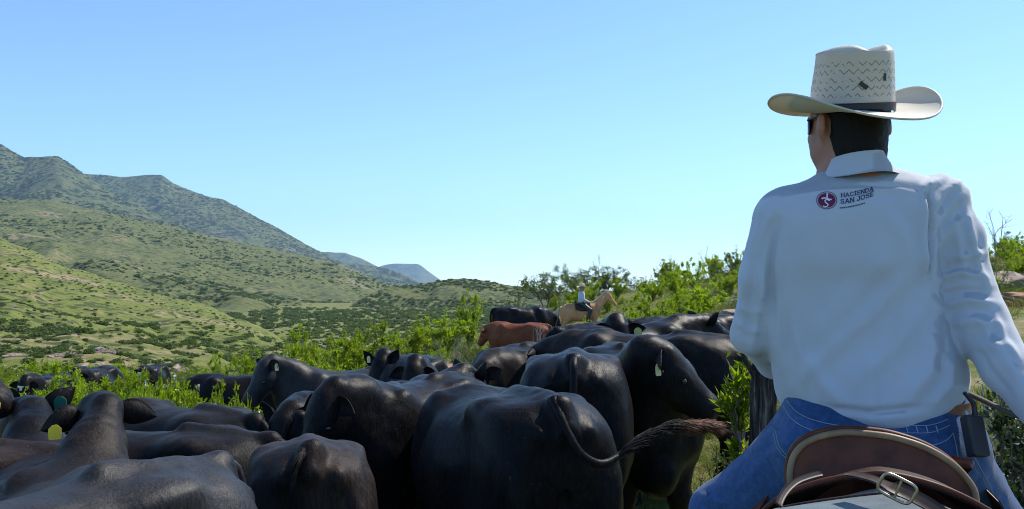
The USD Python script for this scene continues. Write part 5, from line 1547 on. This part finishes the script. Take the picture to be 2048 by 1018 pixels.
prof = [(0, 0), (.15, .0), (.3, 0), (.45, 0), (.6, 0), (.75, 0), (.86, 0)]
grid, uvs = [], []
for t_ in np.linspace(0, .9, 19):
    x, y = crown_pt(an, t_)
    dent = .010 * np.exp(-((np.abs(np.abs(sa)) - .95) / .35) ** 2) * np.clip((ca + .15) / .6, 0, 1) * np.clip((t_ - .35) / .4, 0, 1)
    grid.append(np.stack([x, y * (1 - dent / B_), 0 * x + HC * t_], -1)); uvs.append(np.stack([an * .098, 0 * an + HC * t_], -1))
for k in np.linspace(0, 1, 22)[1:]:
    s = 1 - k
    rad = np.cos(k * np.pi / 2) if k < .3 else None
    w_ = (1 - k ** 2.2) if k < 1 else 0.0
    x, y = crown_pt(an, .93)
    x, y = x * (1 - k) ** .55 if k < 1 else x * 0, y * (1 - k) ** .55 if k < 1 else y * 0
    top = HC * (.9 + .10 * (1 - (1 - min(k * 2.2, 1)) ** 2))
    yy, xx_ = y / B_, x / A_
    crease = .040 * np.exp(-(yy / .26) ** 2) * np.clip(1.1 - 0.25 * xx_, 0, 1.3) * min(1, k * 3.2)
    side = .018 * np.exp(-((np.abs(yy) - .62) / .22) ** 2) * np.clip((xx_ + .2) / .8, 0, 1) * min(1, k * 3)
    grid.append(np.stack([x, y, top - crease - side + .010 * xx_ ** 2 * min(1, k * 3)], -1)); uvs.append(np.stack([an * .098, 0 * an + .15 + .05 * k], -1))
G1 = np.array(grid)
I = np.arange(G1.shape[0] * G1.shape[1]).reshape(G1.shape[:2])
Q = np.stack([I[:-1, :-1], I[:-1, 1:], I[1:, 1:], I[1:, :-1]], -1).reshape(-1, 4)
Tc = np.vstack([Q[:, [0, 1, 2]], Q[:, [0, 2, 3]]])
part('crown', (G1.reshape(-1, 3) @ HH.T + h0, Tc), M['straw'], hat, uv=np.array(uvs).reshape(-1, 2))


def brim_z(x, y, k):
    a, b = np.abs(y) / .21, x / .20
    return .047 * a ** 2.6 * k ** 1.4 - .016 * b ** 2 * np.where(b < 0, 1.25, .8) + .004 * np.sin(3 * np.arctan2(y, x))


bk = np.linspace(0, 1, 26)[:, None]
ro = .109 + (.205 - .109) * bk
rl = .092 + (.212 - .092) * bk
bx_, by_ = ro * ca, rl * sa
pull = 1 - .10 * (np.abs(by_) / .2) ** 3
by2 = by_ * pull
bz = brim_z(bx_, by_, bk)
topg = np.stack([bx_, by2, bz], -1)
botg = topg - [0, 0, .0032]
b1 = slab(topg[::-1], botg[::-1])
part('brim', (b1[0] @ HH.T + h0, b1[1]), M['straw'], hat, uv=np.vstack([np.stack([an * .15 + 0 * bk, .2 + bk * .1 + 0 * an], -1)[::-1].reshape(-1, 2)] * 2))
x, y = crown_pt(an, .03)
wire = np.stack([x * 1.0, y * 1.0, 0 * x + .196 * 1.0], -1)
edge = topg[-1] - [0, 0, .0016]
part('brim_edge', tube(edge @ HH.T + h0, .0030, 6, False), M['straw'], hat, uv=None)
bandg1 = np.stack([np.stack([crown_pt(an, .0)[0] * 1.018, crown_pt(an, 0)[1] * 1.02, 0 * an + z_], -1) for z_ in np.linspace(-.004, .016, 4)])
bandg2 = bandg1 * [.985, .985, 1]
bm = slab(bandg1, bandg2)
part('hat_band', (bm[0] @ HH.T + h0, bm[1]), M['hat_band'], hat)
# small dark emblem plate woven into the crown, and another by its right edge
for pxy, sz in (((1727, 171), (.022, .010)), ((1769, 154), (.006, .017))):
    d = P(*pxy, 2.2) - [0, 0, EYE]; d = d / np.linalg.norm(d)
    cm = trimesh.Trimesh(G1.reshape(-1, 3) @ HH.T + h0, Tc, process=False)
    loc, _, tri = cm.ray.intersects_location([[0, 0, EYE]], [d], multiple_hits=False)
    if len(loc):
        nrm = cm.face_normals[tri[0]]
        nrm = nrm if nrm @ d < 0 else -nrm
        xa = np.cross([0, 0, 1.0], nrm); xa /= np.linalg.norm(xa)
        Rm = np.stack([xa, np.cross(nrm, xa), nrm], 1) @ rot([0, 0, 1], 40 if sz[0] > sz[1] else 0)
        bxm = trimesh.creation.box((sz[0], sz[1], .003))
        Rm2 = np.stack([xa, np.cross(nrm, xa), nrm], 1) @ rot([0, 0, 1], -38 if sz[0] > sz[1] else 0)
        part('emblem', (np.array(bxm.vertices) @ Rm2.T + loc[0] + nrm * .001, np.array(bxm.faces)), M['radio'], hat, smooth=False)

# --- jeans
f = Field((X(1350, 2.5), 1.9, 0.5), (X(2160, 2.5), 2.75, Z(775)), 0.009)
jr = [(1010, 1640, 1880, .09), (960, 1590, 1915, .12), (915, 1562, 1938, .130), (870, 1556, 1942, .132), (835, 1564, 1934, .118), (805, 1572, 1924, .106), (786, 1577, 1917, .098)]
f.loft(2, [Z(r[0]) for r in jr], np.array([X((r[1] + r[2]) / 2) for r in jr]), np.array([X(r[2]) - X(r[1]) for r in jr]) / 2, [Yr + r[3] for r in jr], [Yr - r[3] for r in jr], 2.5, .02)
f.chain([P(1632, 900, 2.2), LK, LA], [.112, .082, .066], .05)
f.chain([P(1872, 905, 2.2), RK, RA], [.108, .082, .066], .05)
f.ell(P(1640, 900, 2.12), (.085, .07, .09), None, .05)
f.ell(P(1850, 900, 2.12), (.085, .07, .09), None, .05)
Vj, Tj = f.mesh(2)
Nj = normals(Vj, Tj)
uj = to_px(Vj)
Lj = [([(1560, 850), (1500, 900), (1440, 960)], .004, 14), ([(1580, 880), (1520, 930), (1470, 985)], .004, 12), ([(1395, 985), (1420, 1000), (1450, 1010)], .007, 7), ([(1392, 1004), (1420, 1016), (1455, 1022)], -.006, 7),
      ([(1540, 850), (1560, 880), (1590, 900)], .005, 9), ([(1930, 920), (1965, 960), (1990, 1010)], .005, 9), ([(1945, 900), (1960, 930), (1955, 970)], -.004, 8), ([(1900, 860), (1915, 890), (1920, 930)], .004, 9), ([(1570, 800), (1590, 830), (1640, 850)], .004, 8)]
Vj = Vj + Nj * (folds(Vj, Nj, uj, Lj) + noise3(Vj, 12, 6, 3) * .012)[:, None]
jeans = part('jeans', (Vj, Tj), M['denim'], rider)
jm = trimesh.Trimesh(Vj, Tj, process=False)


def on_surface(mesh, pxs, lift=.0015):
    d = np.array([P(a, b, 2.2) - [0, 0, EYE] for a, b in pxs]); d /= np.linalg.norm(d, axis=1, keepdims=True)
    loc, ray, _ = mesh.ray.intersects_location(np.tile([0, 0, EYE], (len(d), 1)), d, multiple_hits=False)
    out = np.full((len(d), 3), np.nan)
    out[ray] = loc - d[ray] * lift
    return out


for pl in ([(1567, 812), (1584, 838), (1628, 862), (1680, 874)], [(1573, 800), (1600, 828), (1650, 846), (1700, 853)], [(1552, 862), (1556, 885), (1578, 914)], [(1548, 866), (1552, 888), (1574, 918)],
           [(1862, 890), (1890, 882), (1906, 866)], [(1800, 866), (1850, 866), (1900, 850)], [(1800, 850), (1850, 851), (1896, 838)], [(1906, 866), (1912, 890), (1916, 915)], [(1942, 905), (1968, 950), (1996, 1010)]):
    w_ = on_surface(jm, spline(np.array(pl, float), 24))
    w_ = w_[~np.isnan(w_[:, 0])]
    if len(w_) > 4:
        part('seam', tube(w_, .0010, 5), M['stitch'], jeans)
for a in (1812, 1832, 1852, 1872):
    w_ = on_surface(jm, np.array([(a, 852), (a + 2, 858), (a + 4, 865)], float))
    if not np.isnan(w_).any():
        part('seam', tube(w_, .0016, 5), M['stitch'], jeans)

# belt
wv = []
for z_, g_ in ((Z(826), 1.018), (Z(806), 1.012)):
    se = lambda c_: np.sign(c_) * np.abs(c_) ** .8
    wv.append(np.stack([X(1748) + se(ca) * (X(1934) - X(1562)) / 2 * g_ * np.where(z_ > Z(815), .965, 1), Yr + se(sa) * .1175 * g_, z_ - .012 * ca * -1 + 0 * sa], -1))
bo = np.array(wv)
bi = bo.copy(); bi[..., 0] = X(1748) + (bo[..., 0] - X(1748)) * .985; bi[..., 1] = Yr + (bo[..., 1] - Yr) * .97
part('belt', slab(bo, bi), M['belt'], rider)
for nm, kn, ank in (('boot', LK, LA), ('boot', RK, RA)):
    f = Field(np.minimum(ank, ank) - [.15, .15, .2], ank + [.15, .38, .15], .010)
    f.cone(ank + [0, 0, .12], ank + [0, 0, -.05], .062, .055, .02)
    f.cone(ank + [0, 0, -.07], ank + [0, .18, -.085], .048, .036, .03)
    f.ell(ank + [0, .22, -.088], (.04, .06, .028), None, .02)
    f.ell(ank + [0, -.03, -.115], (.032, .032, .025), None, .01)
    Vx, Tx = f.mesh(1)
    part(nm, (Vx, Tx), M['dark_leather'], rider)

# --- the print on the back of the shirt: round emblem and three lines of lettering
def press(verts, faces, m, name, parent, lift=.0014):
    """Lays flat pieces given in photo pixels onto the shirt's back."""
    w_ = on_surface(shirt, verts[:, :2], lift)
    ok = ~np.isnan(w_[:, 0])
    fc = faces[ok[faces].all(1)]
    return part(name, (np.nan_to_num(w_), fc), M[m], parent, smooth=False)


def subdiv(v, f, edge):
    v, f = trimesh.remesh.subdivide_to_size(v, f, edge, max_iter=8)
    return np.array(v), np.array(f)


logo = UsdGeom.Xform.Define(stage, numbered('print', str(rider.GetPath()))).GetPrim()
dsc = lambda r0, r1, n=40: None
th = np.linspace(0, 2 * np.pi, 49)[:-1]


def disc(cx_, cy_, rx_, ry_):
    v = np.vstack([[[cx_, cy_]], np.stack([cx_ + rx_ * np.cos(th), cy_ + ry_ * np.sin(th)], 1)])
    k = np.arange(48)
    return subdiv(np.c_[v, 0 * v[:, 0]], np.stack([0 * k, 1 + k, 1 + (k + 1) % 48], 1), 3.0)


def ring(cx_, cy_, rx_, ry_, w):
    a = np.stack([cx_ + rx_ * np.cos(th), cy_ + ry_ * np.sin(th)], 1)
    b = np.stack([cx_ + (rx_ - w) * np.cos(th), cy_ + (ry_ - w) * np.sin(th)], 1)
    k = np.arange(48)
    return np.c_[np.vstack([a, b]), np.zeros(96)], np.vstack([np.stack([k, (k + 1) % 48, 48 + k], 1), np.stack([(k + 1) % 48, 48 + (k + 1) % 48, 48 + k], 1)])


press(*disc(1653.5, 400.5, 17.5, 14.5), 'logo_maroon', 'emblem_disc', logo)
press(*ring(1653.5, 400.5, 20.8, 17.6, 1.3), 'logo_maroon', 'emblem_ring', logo)


def stroke(pts, w):
    p = spline(np.array(pts, float), 22)
    t = np.gradient(p, axis=0); t /= np.linalg.norm(t, axis=1, keepdims=True)
    nn = np.stack([-t[:, 1], t[:, 0]], 1) * np.linspace(w, w * .8, 22)[:, None] / 2
    v = np.vstack([p + nn, p - nn])
    k = np.arange(21)
    return np.c_[v, 0 * v[:, 0]], np.vstack([np.stack([k, k + 1, 22 + k], 1), np.stack([k + 1, 22 + k + 1, 22 + k], 1)])


for pts, w in (([(1654.5, 386.5), (1654.3, 393), (1653.5, 400)], 3.4), ([(1643.5, 397.5), (1649, 395.8), (1654, 396.5), (1659, 398.5), (1663.5, 399)], 3.0), ([(1655, 398.5), (1657, 400), (1660, 401)], 3.0),
               ([(1652.5, 399), (1650, 402), (1652, 405.5), (1656, 408.5), (1655, 412), (1650, 413.5), (1646.5, 411)], 2.4)):
    press(*stroke(pts, w), 'logo_pale', 'emblem_stroke', logo, .0024)


def serif_text(s, height):
    m = meshkit.text_mesh(s, height, .001, bold=True)
    return m


def lettering(word, x0, x1, base_fn, cap, name):
    xcur = 0.0
    gl = []
    for ch in word:
        if ch == ' ':
            xcur += .40
            continue
        m = meshkit.text_mesh(ch, 1.0, .001, bold=True)
        v, f_ = np.array(m.vertices), np.array(m.faces)
        keep = np.abs(m.face_normals[:, 2]) > .9
        f_ = f_[keep & (m.triangles_center[:, 2] > .0005)]
        wdt = v[:, 0].max() - v[:, 0].min()
        v[:, 0] += xcur - v[:, 0].min()
        # slab serifs at the feet and heads of the upright letters
        gl.append((ch, v[:, :2].copy(), f_, xcur, wdt))
        xcur += wdt + .14
    k = (x1 - x0) / (xcur - .14)
    for ch, v, f_, xc, wd in gl:
        vv, ff = subdiv(np.c_[v, 0 * v[:, 0]], f_, .35)
        px = x0 + vv[:, 0] * k
        yb = np.array([base_fn(a) for a in px])
        press(np.c_[px, yb - vv[:, 1] * cap], ff, 'logo_navy', 'letter', logo)
        if ch in 'HAINJD':
            for lvl in ((0.0, 1.0) if ch in 'HIN' else (0.0,) if ch == 'A' else (1.0,)):
                for e in ((xc + .09, xc + wd - .09) if ch in 'HAN' else (xc + wd / 2,)):
                    bw = .17
                    xs_ = np.array([x0 + (e - bw) * k, x0 + (e + bw) * k])
                    ys_ = np.array([base_fn(a) for a in xs_]) - lvl * cap
                    q_ = np.array([[xs_[0], ys_[0] - .6, 0], [xs_[1], ys_[1] - .6, 0], [xs_[1], ys_[1] + .6, 0], [xs_[0], ys_[0] + .6, 0]])
                    press(q_, np.array([[0, 1, 2], [0, 2, 3]]), 'logo_navy', 'serif', logo)


bend = lambda y0, y1: (lambda a: y0 + (y1 - y0) * (.35 * (a - 1681) / 66 + .65 * np.clip((a - 1681) / 66, 0, 2) ** 2))
lettering('HACIENDA', 1682, 1747, bend(394.5, 380.5), 8.0, 'letter')
lettering('SAN JOSÉ', 1681, 1747, bend(407.5, 391.5), 9.2, 'letter')
for a0, a1 in ((1680, 1698), (1699.5, 1714), (1715.5, 1729)):          # the third line is too small to read: a row of marks
    n_ = 5
    xs_ = np.linspace(a0, a1, n_ * 2)
    for i_ in range(n_):
        xa_, xb_ = xs_[2 * i_], xs_[min(2 * i_ + 1, 2 * n_ - 1)] + .55
        y_ = bend(417, 401)
        q_ = np.array([[xa_, y_(xa_) - 2.6, 0], [xb_, y_(xb_) - 2.6, 0], [xb_, y_(xb_), 0], [xa_, y_(xa_), 0]])
        press(q_, np.array([[0, 1, 2], [0, 2, 3]]), 'logo_navy', 'small_print', logo)

# ------------------------------------------------------------------ saddle
sad = thing('saddle', 'brown leather western saddle with tan rimmed cantle under the rider', 'saddle', (0, 0, 0))
YC = 1.87


def SP(px, py, dy=0.0):
    return P(px, py, YC - (px - 1769) * .00026 + dy)


rim = spline(np.array([SP(1590, 1010, -.02), SP(1580, 955, -.005), SP(1584, 922), SP(1602, 893), SP(1645, 872), SP(1700, 865), SP(1765, 871), SP(1825, 886), SP(1880, 911), SP(1925, 948), SP(1950, 990), SP(1957, 1035, -.01), SP(1950, 1090, -.03)]), 90)
part('cantle_rim', tube(rim, .0074, 10), M['rim_leather'], sad)
rim2 = rim + [0, .016, .006]
part('seat_edge', tube(rim2, .0075, 8), M['saddle_leather'], sad)
# back of the cantle: dished leather between the rim and its foot
cpt = SP(1772, 1080, -.10)
kk = np.linspace(0, 1, 12)[:, None, None]
g1 = rim[None] * (1 - kk) + (rim[None] * .30 + cpt * .70) * kk
g1[..., 1] += .018 * np.sin(np.pi * kk[..., 0]) - .004
g2 = g1 + [0, .012, 0]
part('cantle', slab(g1, g2), M['saddle_leather'], sad)
# the seat runs forward from the cantle to the swell and horn
ts = np.linspace(-.27, .22, 20)[:, None]
ls = np.linspace(-1, 1, 17)[None, :]
sw_ = .145 - .02 * ((ts + .27) / .49)
zs = 1.385 + .055 * np.clip((-ts - .05) / .22, 0, 1) ** 2 + .05 * np.clip((ts - .05) / .17, 0, 1) ** 2 - .55 * (ls * sw_) ** 2 + 0 * ts
gs = np.array([[hl(ts[i, 0], ls[0, j] * sw_[i, 0], zs[i, j]) for j in range(17)] for i in range(20)])
part('seat', slab(gs, gs - [0, 0, .02]), M['saddle_leather'], sad)
f = Field(hl(.3, 0, 1.4) - .22, hl(.3, 0, 1.4) + .24, .009)
f.chain([hl(.24, -.13, 1.37), hl(.26, 0, 1.43), hl(.24, .13, 1.37)], [.045, .055, .045], .03)
f.chain([hl(.27, 0, 1.44), hl(.30, 0, 1.50), hl(.31, 0, 1.535)], [.026, .018, .02], .02)
f.ell(hl(.31, 0, 1.545), (.038, .038, .012), None, .01)
part('horn', f.mesh(1), M['saddle_leather'], sad)
# skirts: stiff leather sheet behind and beside the seat
uu, vv = np.linspace(-1, 1, 41)[None, :], np.linspace(0, 1, 16)[:, None]
lat = uu * .34 + 0 * vv
tt_ = -.43 + .70 * vv - .0 * uu + .05 * np.abs(uu) ** 4 * (1 - vv)
fl_ = np.clip((tt_ + .50) / .22, 0, 1)
zk = 1.335 + .080 * np.clip((-.12 - tt_) / .26, 0, 1) - (.33 + 2.4 * fl_) * lat ** 2 - .26 * np.clip(lat + .06, 0, 1) - 1.6 * np.clip(np.abs(lat) - .26, 0, 1) ** 1.6 + .022 * np.exp(-((tt_ + .35) / .12) ** 2) + .003 * np.sin(lat * 19) * (1 - vv)
gk = np.array([[hl(tt_[i, j], lat[i, j], zk[i, j]) for j in range(41)] for i in range(16)])
part('skirt', slab(gk, gk - [0, 0, .009]), M['dark_leather'], sad)
# fleece edge below the skirt
gf = gk[:6] - [0, 0, .012]
part('skirt_binding', tube(gk[0] + [0, 0, .002], .0055, 6), M['saddle_leather'], sad)
for a_, b_ in (((-.42, -.20, .0), (-.51, -.30, .0)), ((-.33, -.06, 0), (-.40, .10, 0))):
    pass
st1 = spline(np.array([P(1640, 946, 1.66), P(1600, 958, 1.62), P(1572, 980, 1.58), P(1556, 1012, 1.53)]), 16)


def strap(path, w, th=.004, up=(0, 0, 1.0)):
    t = np.gradient(path, axis=0); t /= np.linalg.norm(t, axis=1, keepdims=True)
    s = np.cross(t, up); s /= np.linalg.norm(s, axis=1, keepdims=True)
    nn = np.cross(s, t)
    k = np.linspace(-.5, .5, 4)[None, :, None]
    top = path[:, None] + s[:, None] * w * k + nn[:, None] * th
    return slab(top, top - nn[:, None] * th)


part('strap', strap(st1, .012, up=(.2, -1, .5)), M['dark_leather'], sad)
st2 = spline(np.array([P(1700, 950, 1.70), P(1745, 960, 1.63), P(1790, 977, 1.565), P(1840, 1000, 1.56), P(1900, 1040, 1.56)]), 20)
part('strap', strap(st2, .026, up=(.1, -.9, .6)), M['dark_leather'], sad)
bc = P(1794, 977, 1.55)
bt = P(1826, 993, 1.545) - P(1762, 961, 1.56); bt /= np.linalg.norm(bt)
bu = np.array([.0, -.22, .97]); bu -= bt * (bu @ bt); bu /= np.linalg.norm(bu)
qa = np.linspace(0, 2 * np.pi, 41)
sq = lambda c_: np.sign(c_) * np.abs(c_) ** .45
bp = bc + bt * (sq(np.cos(qa)) * .029)[:, None] + bu * (sq(np.sin(qa)) * .0195)[:, None]
part('buckle', tube(bp, .0031, 7, False), M['metal'], sad)
part('buckle_tongue', tube(np.stack([bc + bu * .019, bc - bu * .020 + bt * .004]), .0022, 6), M['metal'], sad)
# folded saddle pad under the skirts
lat = uu * .40 + 0 * vv
tt_ = -.60 + .90 * vv + .05 * np.abs(uu) ** 5 * (1 - vv)
fl_ = np.clip((tt_ + .50) / .22, 0, 1)
zk = 1.315 + .086 * np.clip((-.16 - tt_) / .26, 0, 1) - (.34 + 2.6 * fl_) * lat ** 2 - .26 * np.clip(lat + .06, 0, 1) - .006 - 1.8 * np.clip(np.abs(lat) - .25, 0, 1) ** 1.5 + .006 * np.sin(lat * 14 + 1) * (1 - vv)
gp_ = np.array([[hl(tt_[i, j], lat[i, j], zk[i, j]) for j in range(41)] for i in range(16)])
pad = thing('saddle_pad', 'grey blue wool saddle pad showing under the saddle\'s back edge', 'saddle pad', (0, 0, 0))
part('pad', slab(gp_, gp_ - [0, 0, .026]), M['wool_pad'], pad)
part('binding', tube(gp_[0] - [0, 0, .013], .013, 8), M['wool_pad'], pad)
part('stripe', tube(gp_[2] + [0, 0, .001], .004, 6), M['dark_leather'], pad)
# stirrups hang under the boots
for sd, ank in ((-1, LA), (1, RA)):
    top_ = hl(.05, sd * .25, 1.30)
    foot_ = ank + [0, .10, -.14]
    part('fender', strap(spline(np.array([top_, (top_ + foot_) / 2 + [sd * .06, 0, .05], foot_ + [0, 0, .10]]), 12), .10, up=(sd * 1.0, 0, .1)), M['saddle_leather'], sad)
    part('stirrup', strap(spline(np.array([foot_ + [-.07, 0, .10], foot_ + [-.065, 0, .0], foot_ + [.065, 0, .0], foot_ + [.07, 0, .10]]), 20), .05, .012, up=(0, 1.0, 0.01)), M['dark_leather'], sad)

# ------------------------------------------------------------------ radio, rope, reins
rad = thing('radio', 'black handheld radio with stubby aerial clipped at the rider\'s right hip', 'radio', (0, 0, 0))
rt, rb = P(1942, 832, 2.03), P(1958, 914, 2.00)
ax_ = rt - rb; Lr = np.linalg.norm(ax_); ax_ /= Lr
sx_ = np.cross([0.25, -1, 0], ax_); sx_ /= np.linalg.norm(sx_)
Rr = np.stack([sx_, np.cross(ax_, sx_), ax_], 1)


def rounded_box(sz, r):
    import manifold3d as m3
    s = m3.Manifold.sphere(r, 16)
    a = np.array(sz) / 2 - r
    return usdkit.meshkit.arrays(m3.Manifold.batch_hull([s.translate([i * a[0], j * a[1], k * a[2]]) for i in (-1, 1) for j in (-1, 1) for k in (-1, 1)]))[:2]


def put(mesh, c, R_):
    return np.asarray(mesh[0]) @ R_.T + c, mesh[1]


rc = (rt + rb) / 2
part('case', put(rounded_box((.044, .030, Lr), .006), rc, Rr), M['radio'], rad, smooth=40)
part('aerial', tube(np.stack([rt + sx_ * -.012, rt + sx_ * -.014 + ax_ * .03, P(1929, 786, 2.03)]), [.0065, .006, .0045], 10), M['radio'], rad)
part('knob', put(rounded_box((.012, .012, .014), .003), rt + sx_ * .010 + ax_ * .006, Rr), M['metal'], rad, smooth=40)
part('belt_clip', put(rounded_box((.018, .006, .05), .002), rc + ax_ * .02 - np.cross(ax_, sx_) * .018, Rr), M['metal'], rad, smooth=40)
rp = spline(np.array([P(1928, 784, 2.20), P(1958, 797, 2.15), P(2000, 817, 2.07), P(2060, 842, 1.98), rh_ + [.045, .02, -.02], rh_ + [.07, .05, -.25], rh_ + [.05, .2, -.55]]), 60)
ro_ = part('rope', tube(rp, .0062, 8), M['rope'], None)
tag(ro_, 'taut dark rope running from the rider\'s right hip to his right hand', 'rope')
re_ = part('rein', strap(spline(np.array([lh + [.04, .05, -.02], hl(.75, -.05, 1.50), hl(1.3, -.08, 1.35)]), 20), .016), M['dark_leather'], None)
tag(re_, 'dark leather rein running forward from the rider\'s left hand', 'rein')
# weathered trunk behind the rider's left elbow
tr = P(1528, 800, 4.4)
tz = float(ground_z(tr[0], tr[1]))
tpz = P(1528, 712, 4.4)[2]
tp_ = np.array([[0, 0, -.1], [.01, 0, .4], [-.005, .01, .8], [.012, 0, tpz - tz]])
tk = tube(spline(tp_, 26), np.linspace(.066, .048, 26), 20)
tk = (tk[0] + normals(*tk) * (noise3(tk[0] * [3, 3, .35], 9, 3, 3) * .075)[:, None], tk[1])
o = thing('tree_stump', 'dark weathered tree stump behind the rider\'s left elbow', 'stump', (tr[0], tr[1], tz))
part('trunk', tk, M['old_bark'], o)
part('branch_stub', tube(np.array([[-.03, 0, tpz - tz - .12], [-.09, .0, tpz - tz - .02], [-.11, .01, tpz - tz + .03]]), [.02, .014, .007], 8), M['old_bark'], o)

# ------------------------------------------------------------------ the far rider on the palomino
YF, AZF = 36.0, 80.0
Rf = rot([0, 0, 1], 90 - AZF)
cr = P(1143, 606, YF)
fb = cr - Rf @ np.array([0.42, 0, 1.48])
make_horse('tan palomino horse walking right on the slope beyond the herd', fb, AZF, 1.0, (2.0, 0, 1.86), 50, 'palomino_fur', 'pale_mane', 0.028, 9)
frp = thing('person', 'distant rider in white shirt and pale hat on the palomino horse', 'person', fb, 90 - AZF)
s0 = np.array([0.86, 0, 1.40])
f = Field((.3, -.5, .55), (1.7, .5, 2.5), .02)
f.loft(2, [1.40, 1.52, 1.70, 1.86, 1.93, 1.98], np.array([0.0] * 6) + .84, np.array([.13, .12, .13, .13, .09, .06]), [.18, .17, .20, .21, .12, .07], [-.18, -.17, -.20, -.21, -.12, -.07], 2.3, .02)
for sd in (-1, 1):
    f.chain([(.84, sd * .20, 1.86), (.86, sd * .25, 1.62), (1.12, sd * .10, 1.52)], [.07, .055, .045], .03)
part('shirt', f.mesh(1), M['shirt'], frp)
f = Field((.3, -.55, .5), (1.6, .55, 1.65), .02)
f.ell((.84, 0, 1.44), (.16, .19, .12), None, .03)
for sd in (-1, 1):
    f.chain([(.86, sd * .12, 1.43), (1.12, sd * .34, 1.20), (1.02, sd * .36, .80)], [.10, .08, .06], .04)
    f.cone((1.02, sd * .36, .76), (1.16, sd * .37, .73), .05, .04, .03)
part('jeans', f.mesh(1), M['radio'], frp)
f = Field((.5, -.3, 1.35), (1.4, .3, 2.4), .014)
q2 = lambda *v: np.array([.86, 0, 2.10]) + np.array(v, float)
head_in(f, q2, np.eye(3))
for sd in (-1, 1):
    f.chain([(1.08, sd * .11, 1.53), (1.20, sd * .05, 1.52)], [.035, .03], .02)
f.cone((.84, 0, 1.95), (.84, 0, 1.5), .07, .09, .03)
part('body', f.mesh(1), M['skin'], frp)
fh = UsdGeom.Xform.Define(stage, numbered('hat', str(frp.GetPath()))).GetPrim()
part('crown', (G1.reshape(-1, 3) * 1.02 + q2(-.005, 0, .045), Tc), M['straw'], fh, uv=np.array(uvs).reshape(-1, 2))
part('brim', (b1[0] * 1.02 + q2(-.005, 0, .045), b1[1]), M['straw'], fh, uv=np.vstack([np.stack([an * .15 + 0 * bk, .2 + bk * .1 + 0 * an], -1)[::-1].reshape(-1, 2)] * 2))
fs = thing('saddle', 'dark saddle and blanket on the palomino horse', 'saddle', fb, 90 - AZF)
ts = np.linspace(.52, 1.16, 14)[:, None]; ls = np.linspace(-1, 1, 15)[None, :]
gsd = np.stack([ts + 0 * ls, ls * .31 + 0 * ts, 1.43 + .07 * ((ts - .84) / .32) ** 2 - 3.2 * (ls * .31) ** 2.0 * .8 + .0 * ts], -1)
part('blanket', slab(gsd, gsd - [0, 0, .03]), M['dark_leather'], fs)
part('cantle', tube(spline(np.array([(.62, -.17, 1.44), (.56, 0, 1.55), (.62, .17, 1.44)]), 12), .025, 8), M['dark_leather'], fs)
part('horn', tube(np.array([(1.10, 0, 1.46), (1.14, 0, 1.58), (1.15, 0, 1.62)]), [.04, .02, .03], 8), M['dark_leather'], fs)
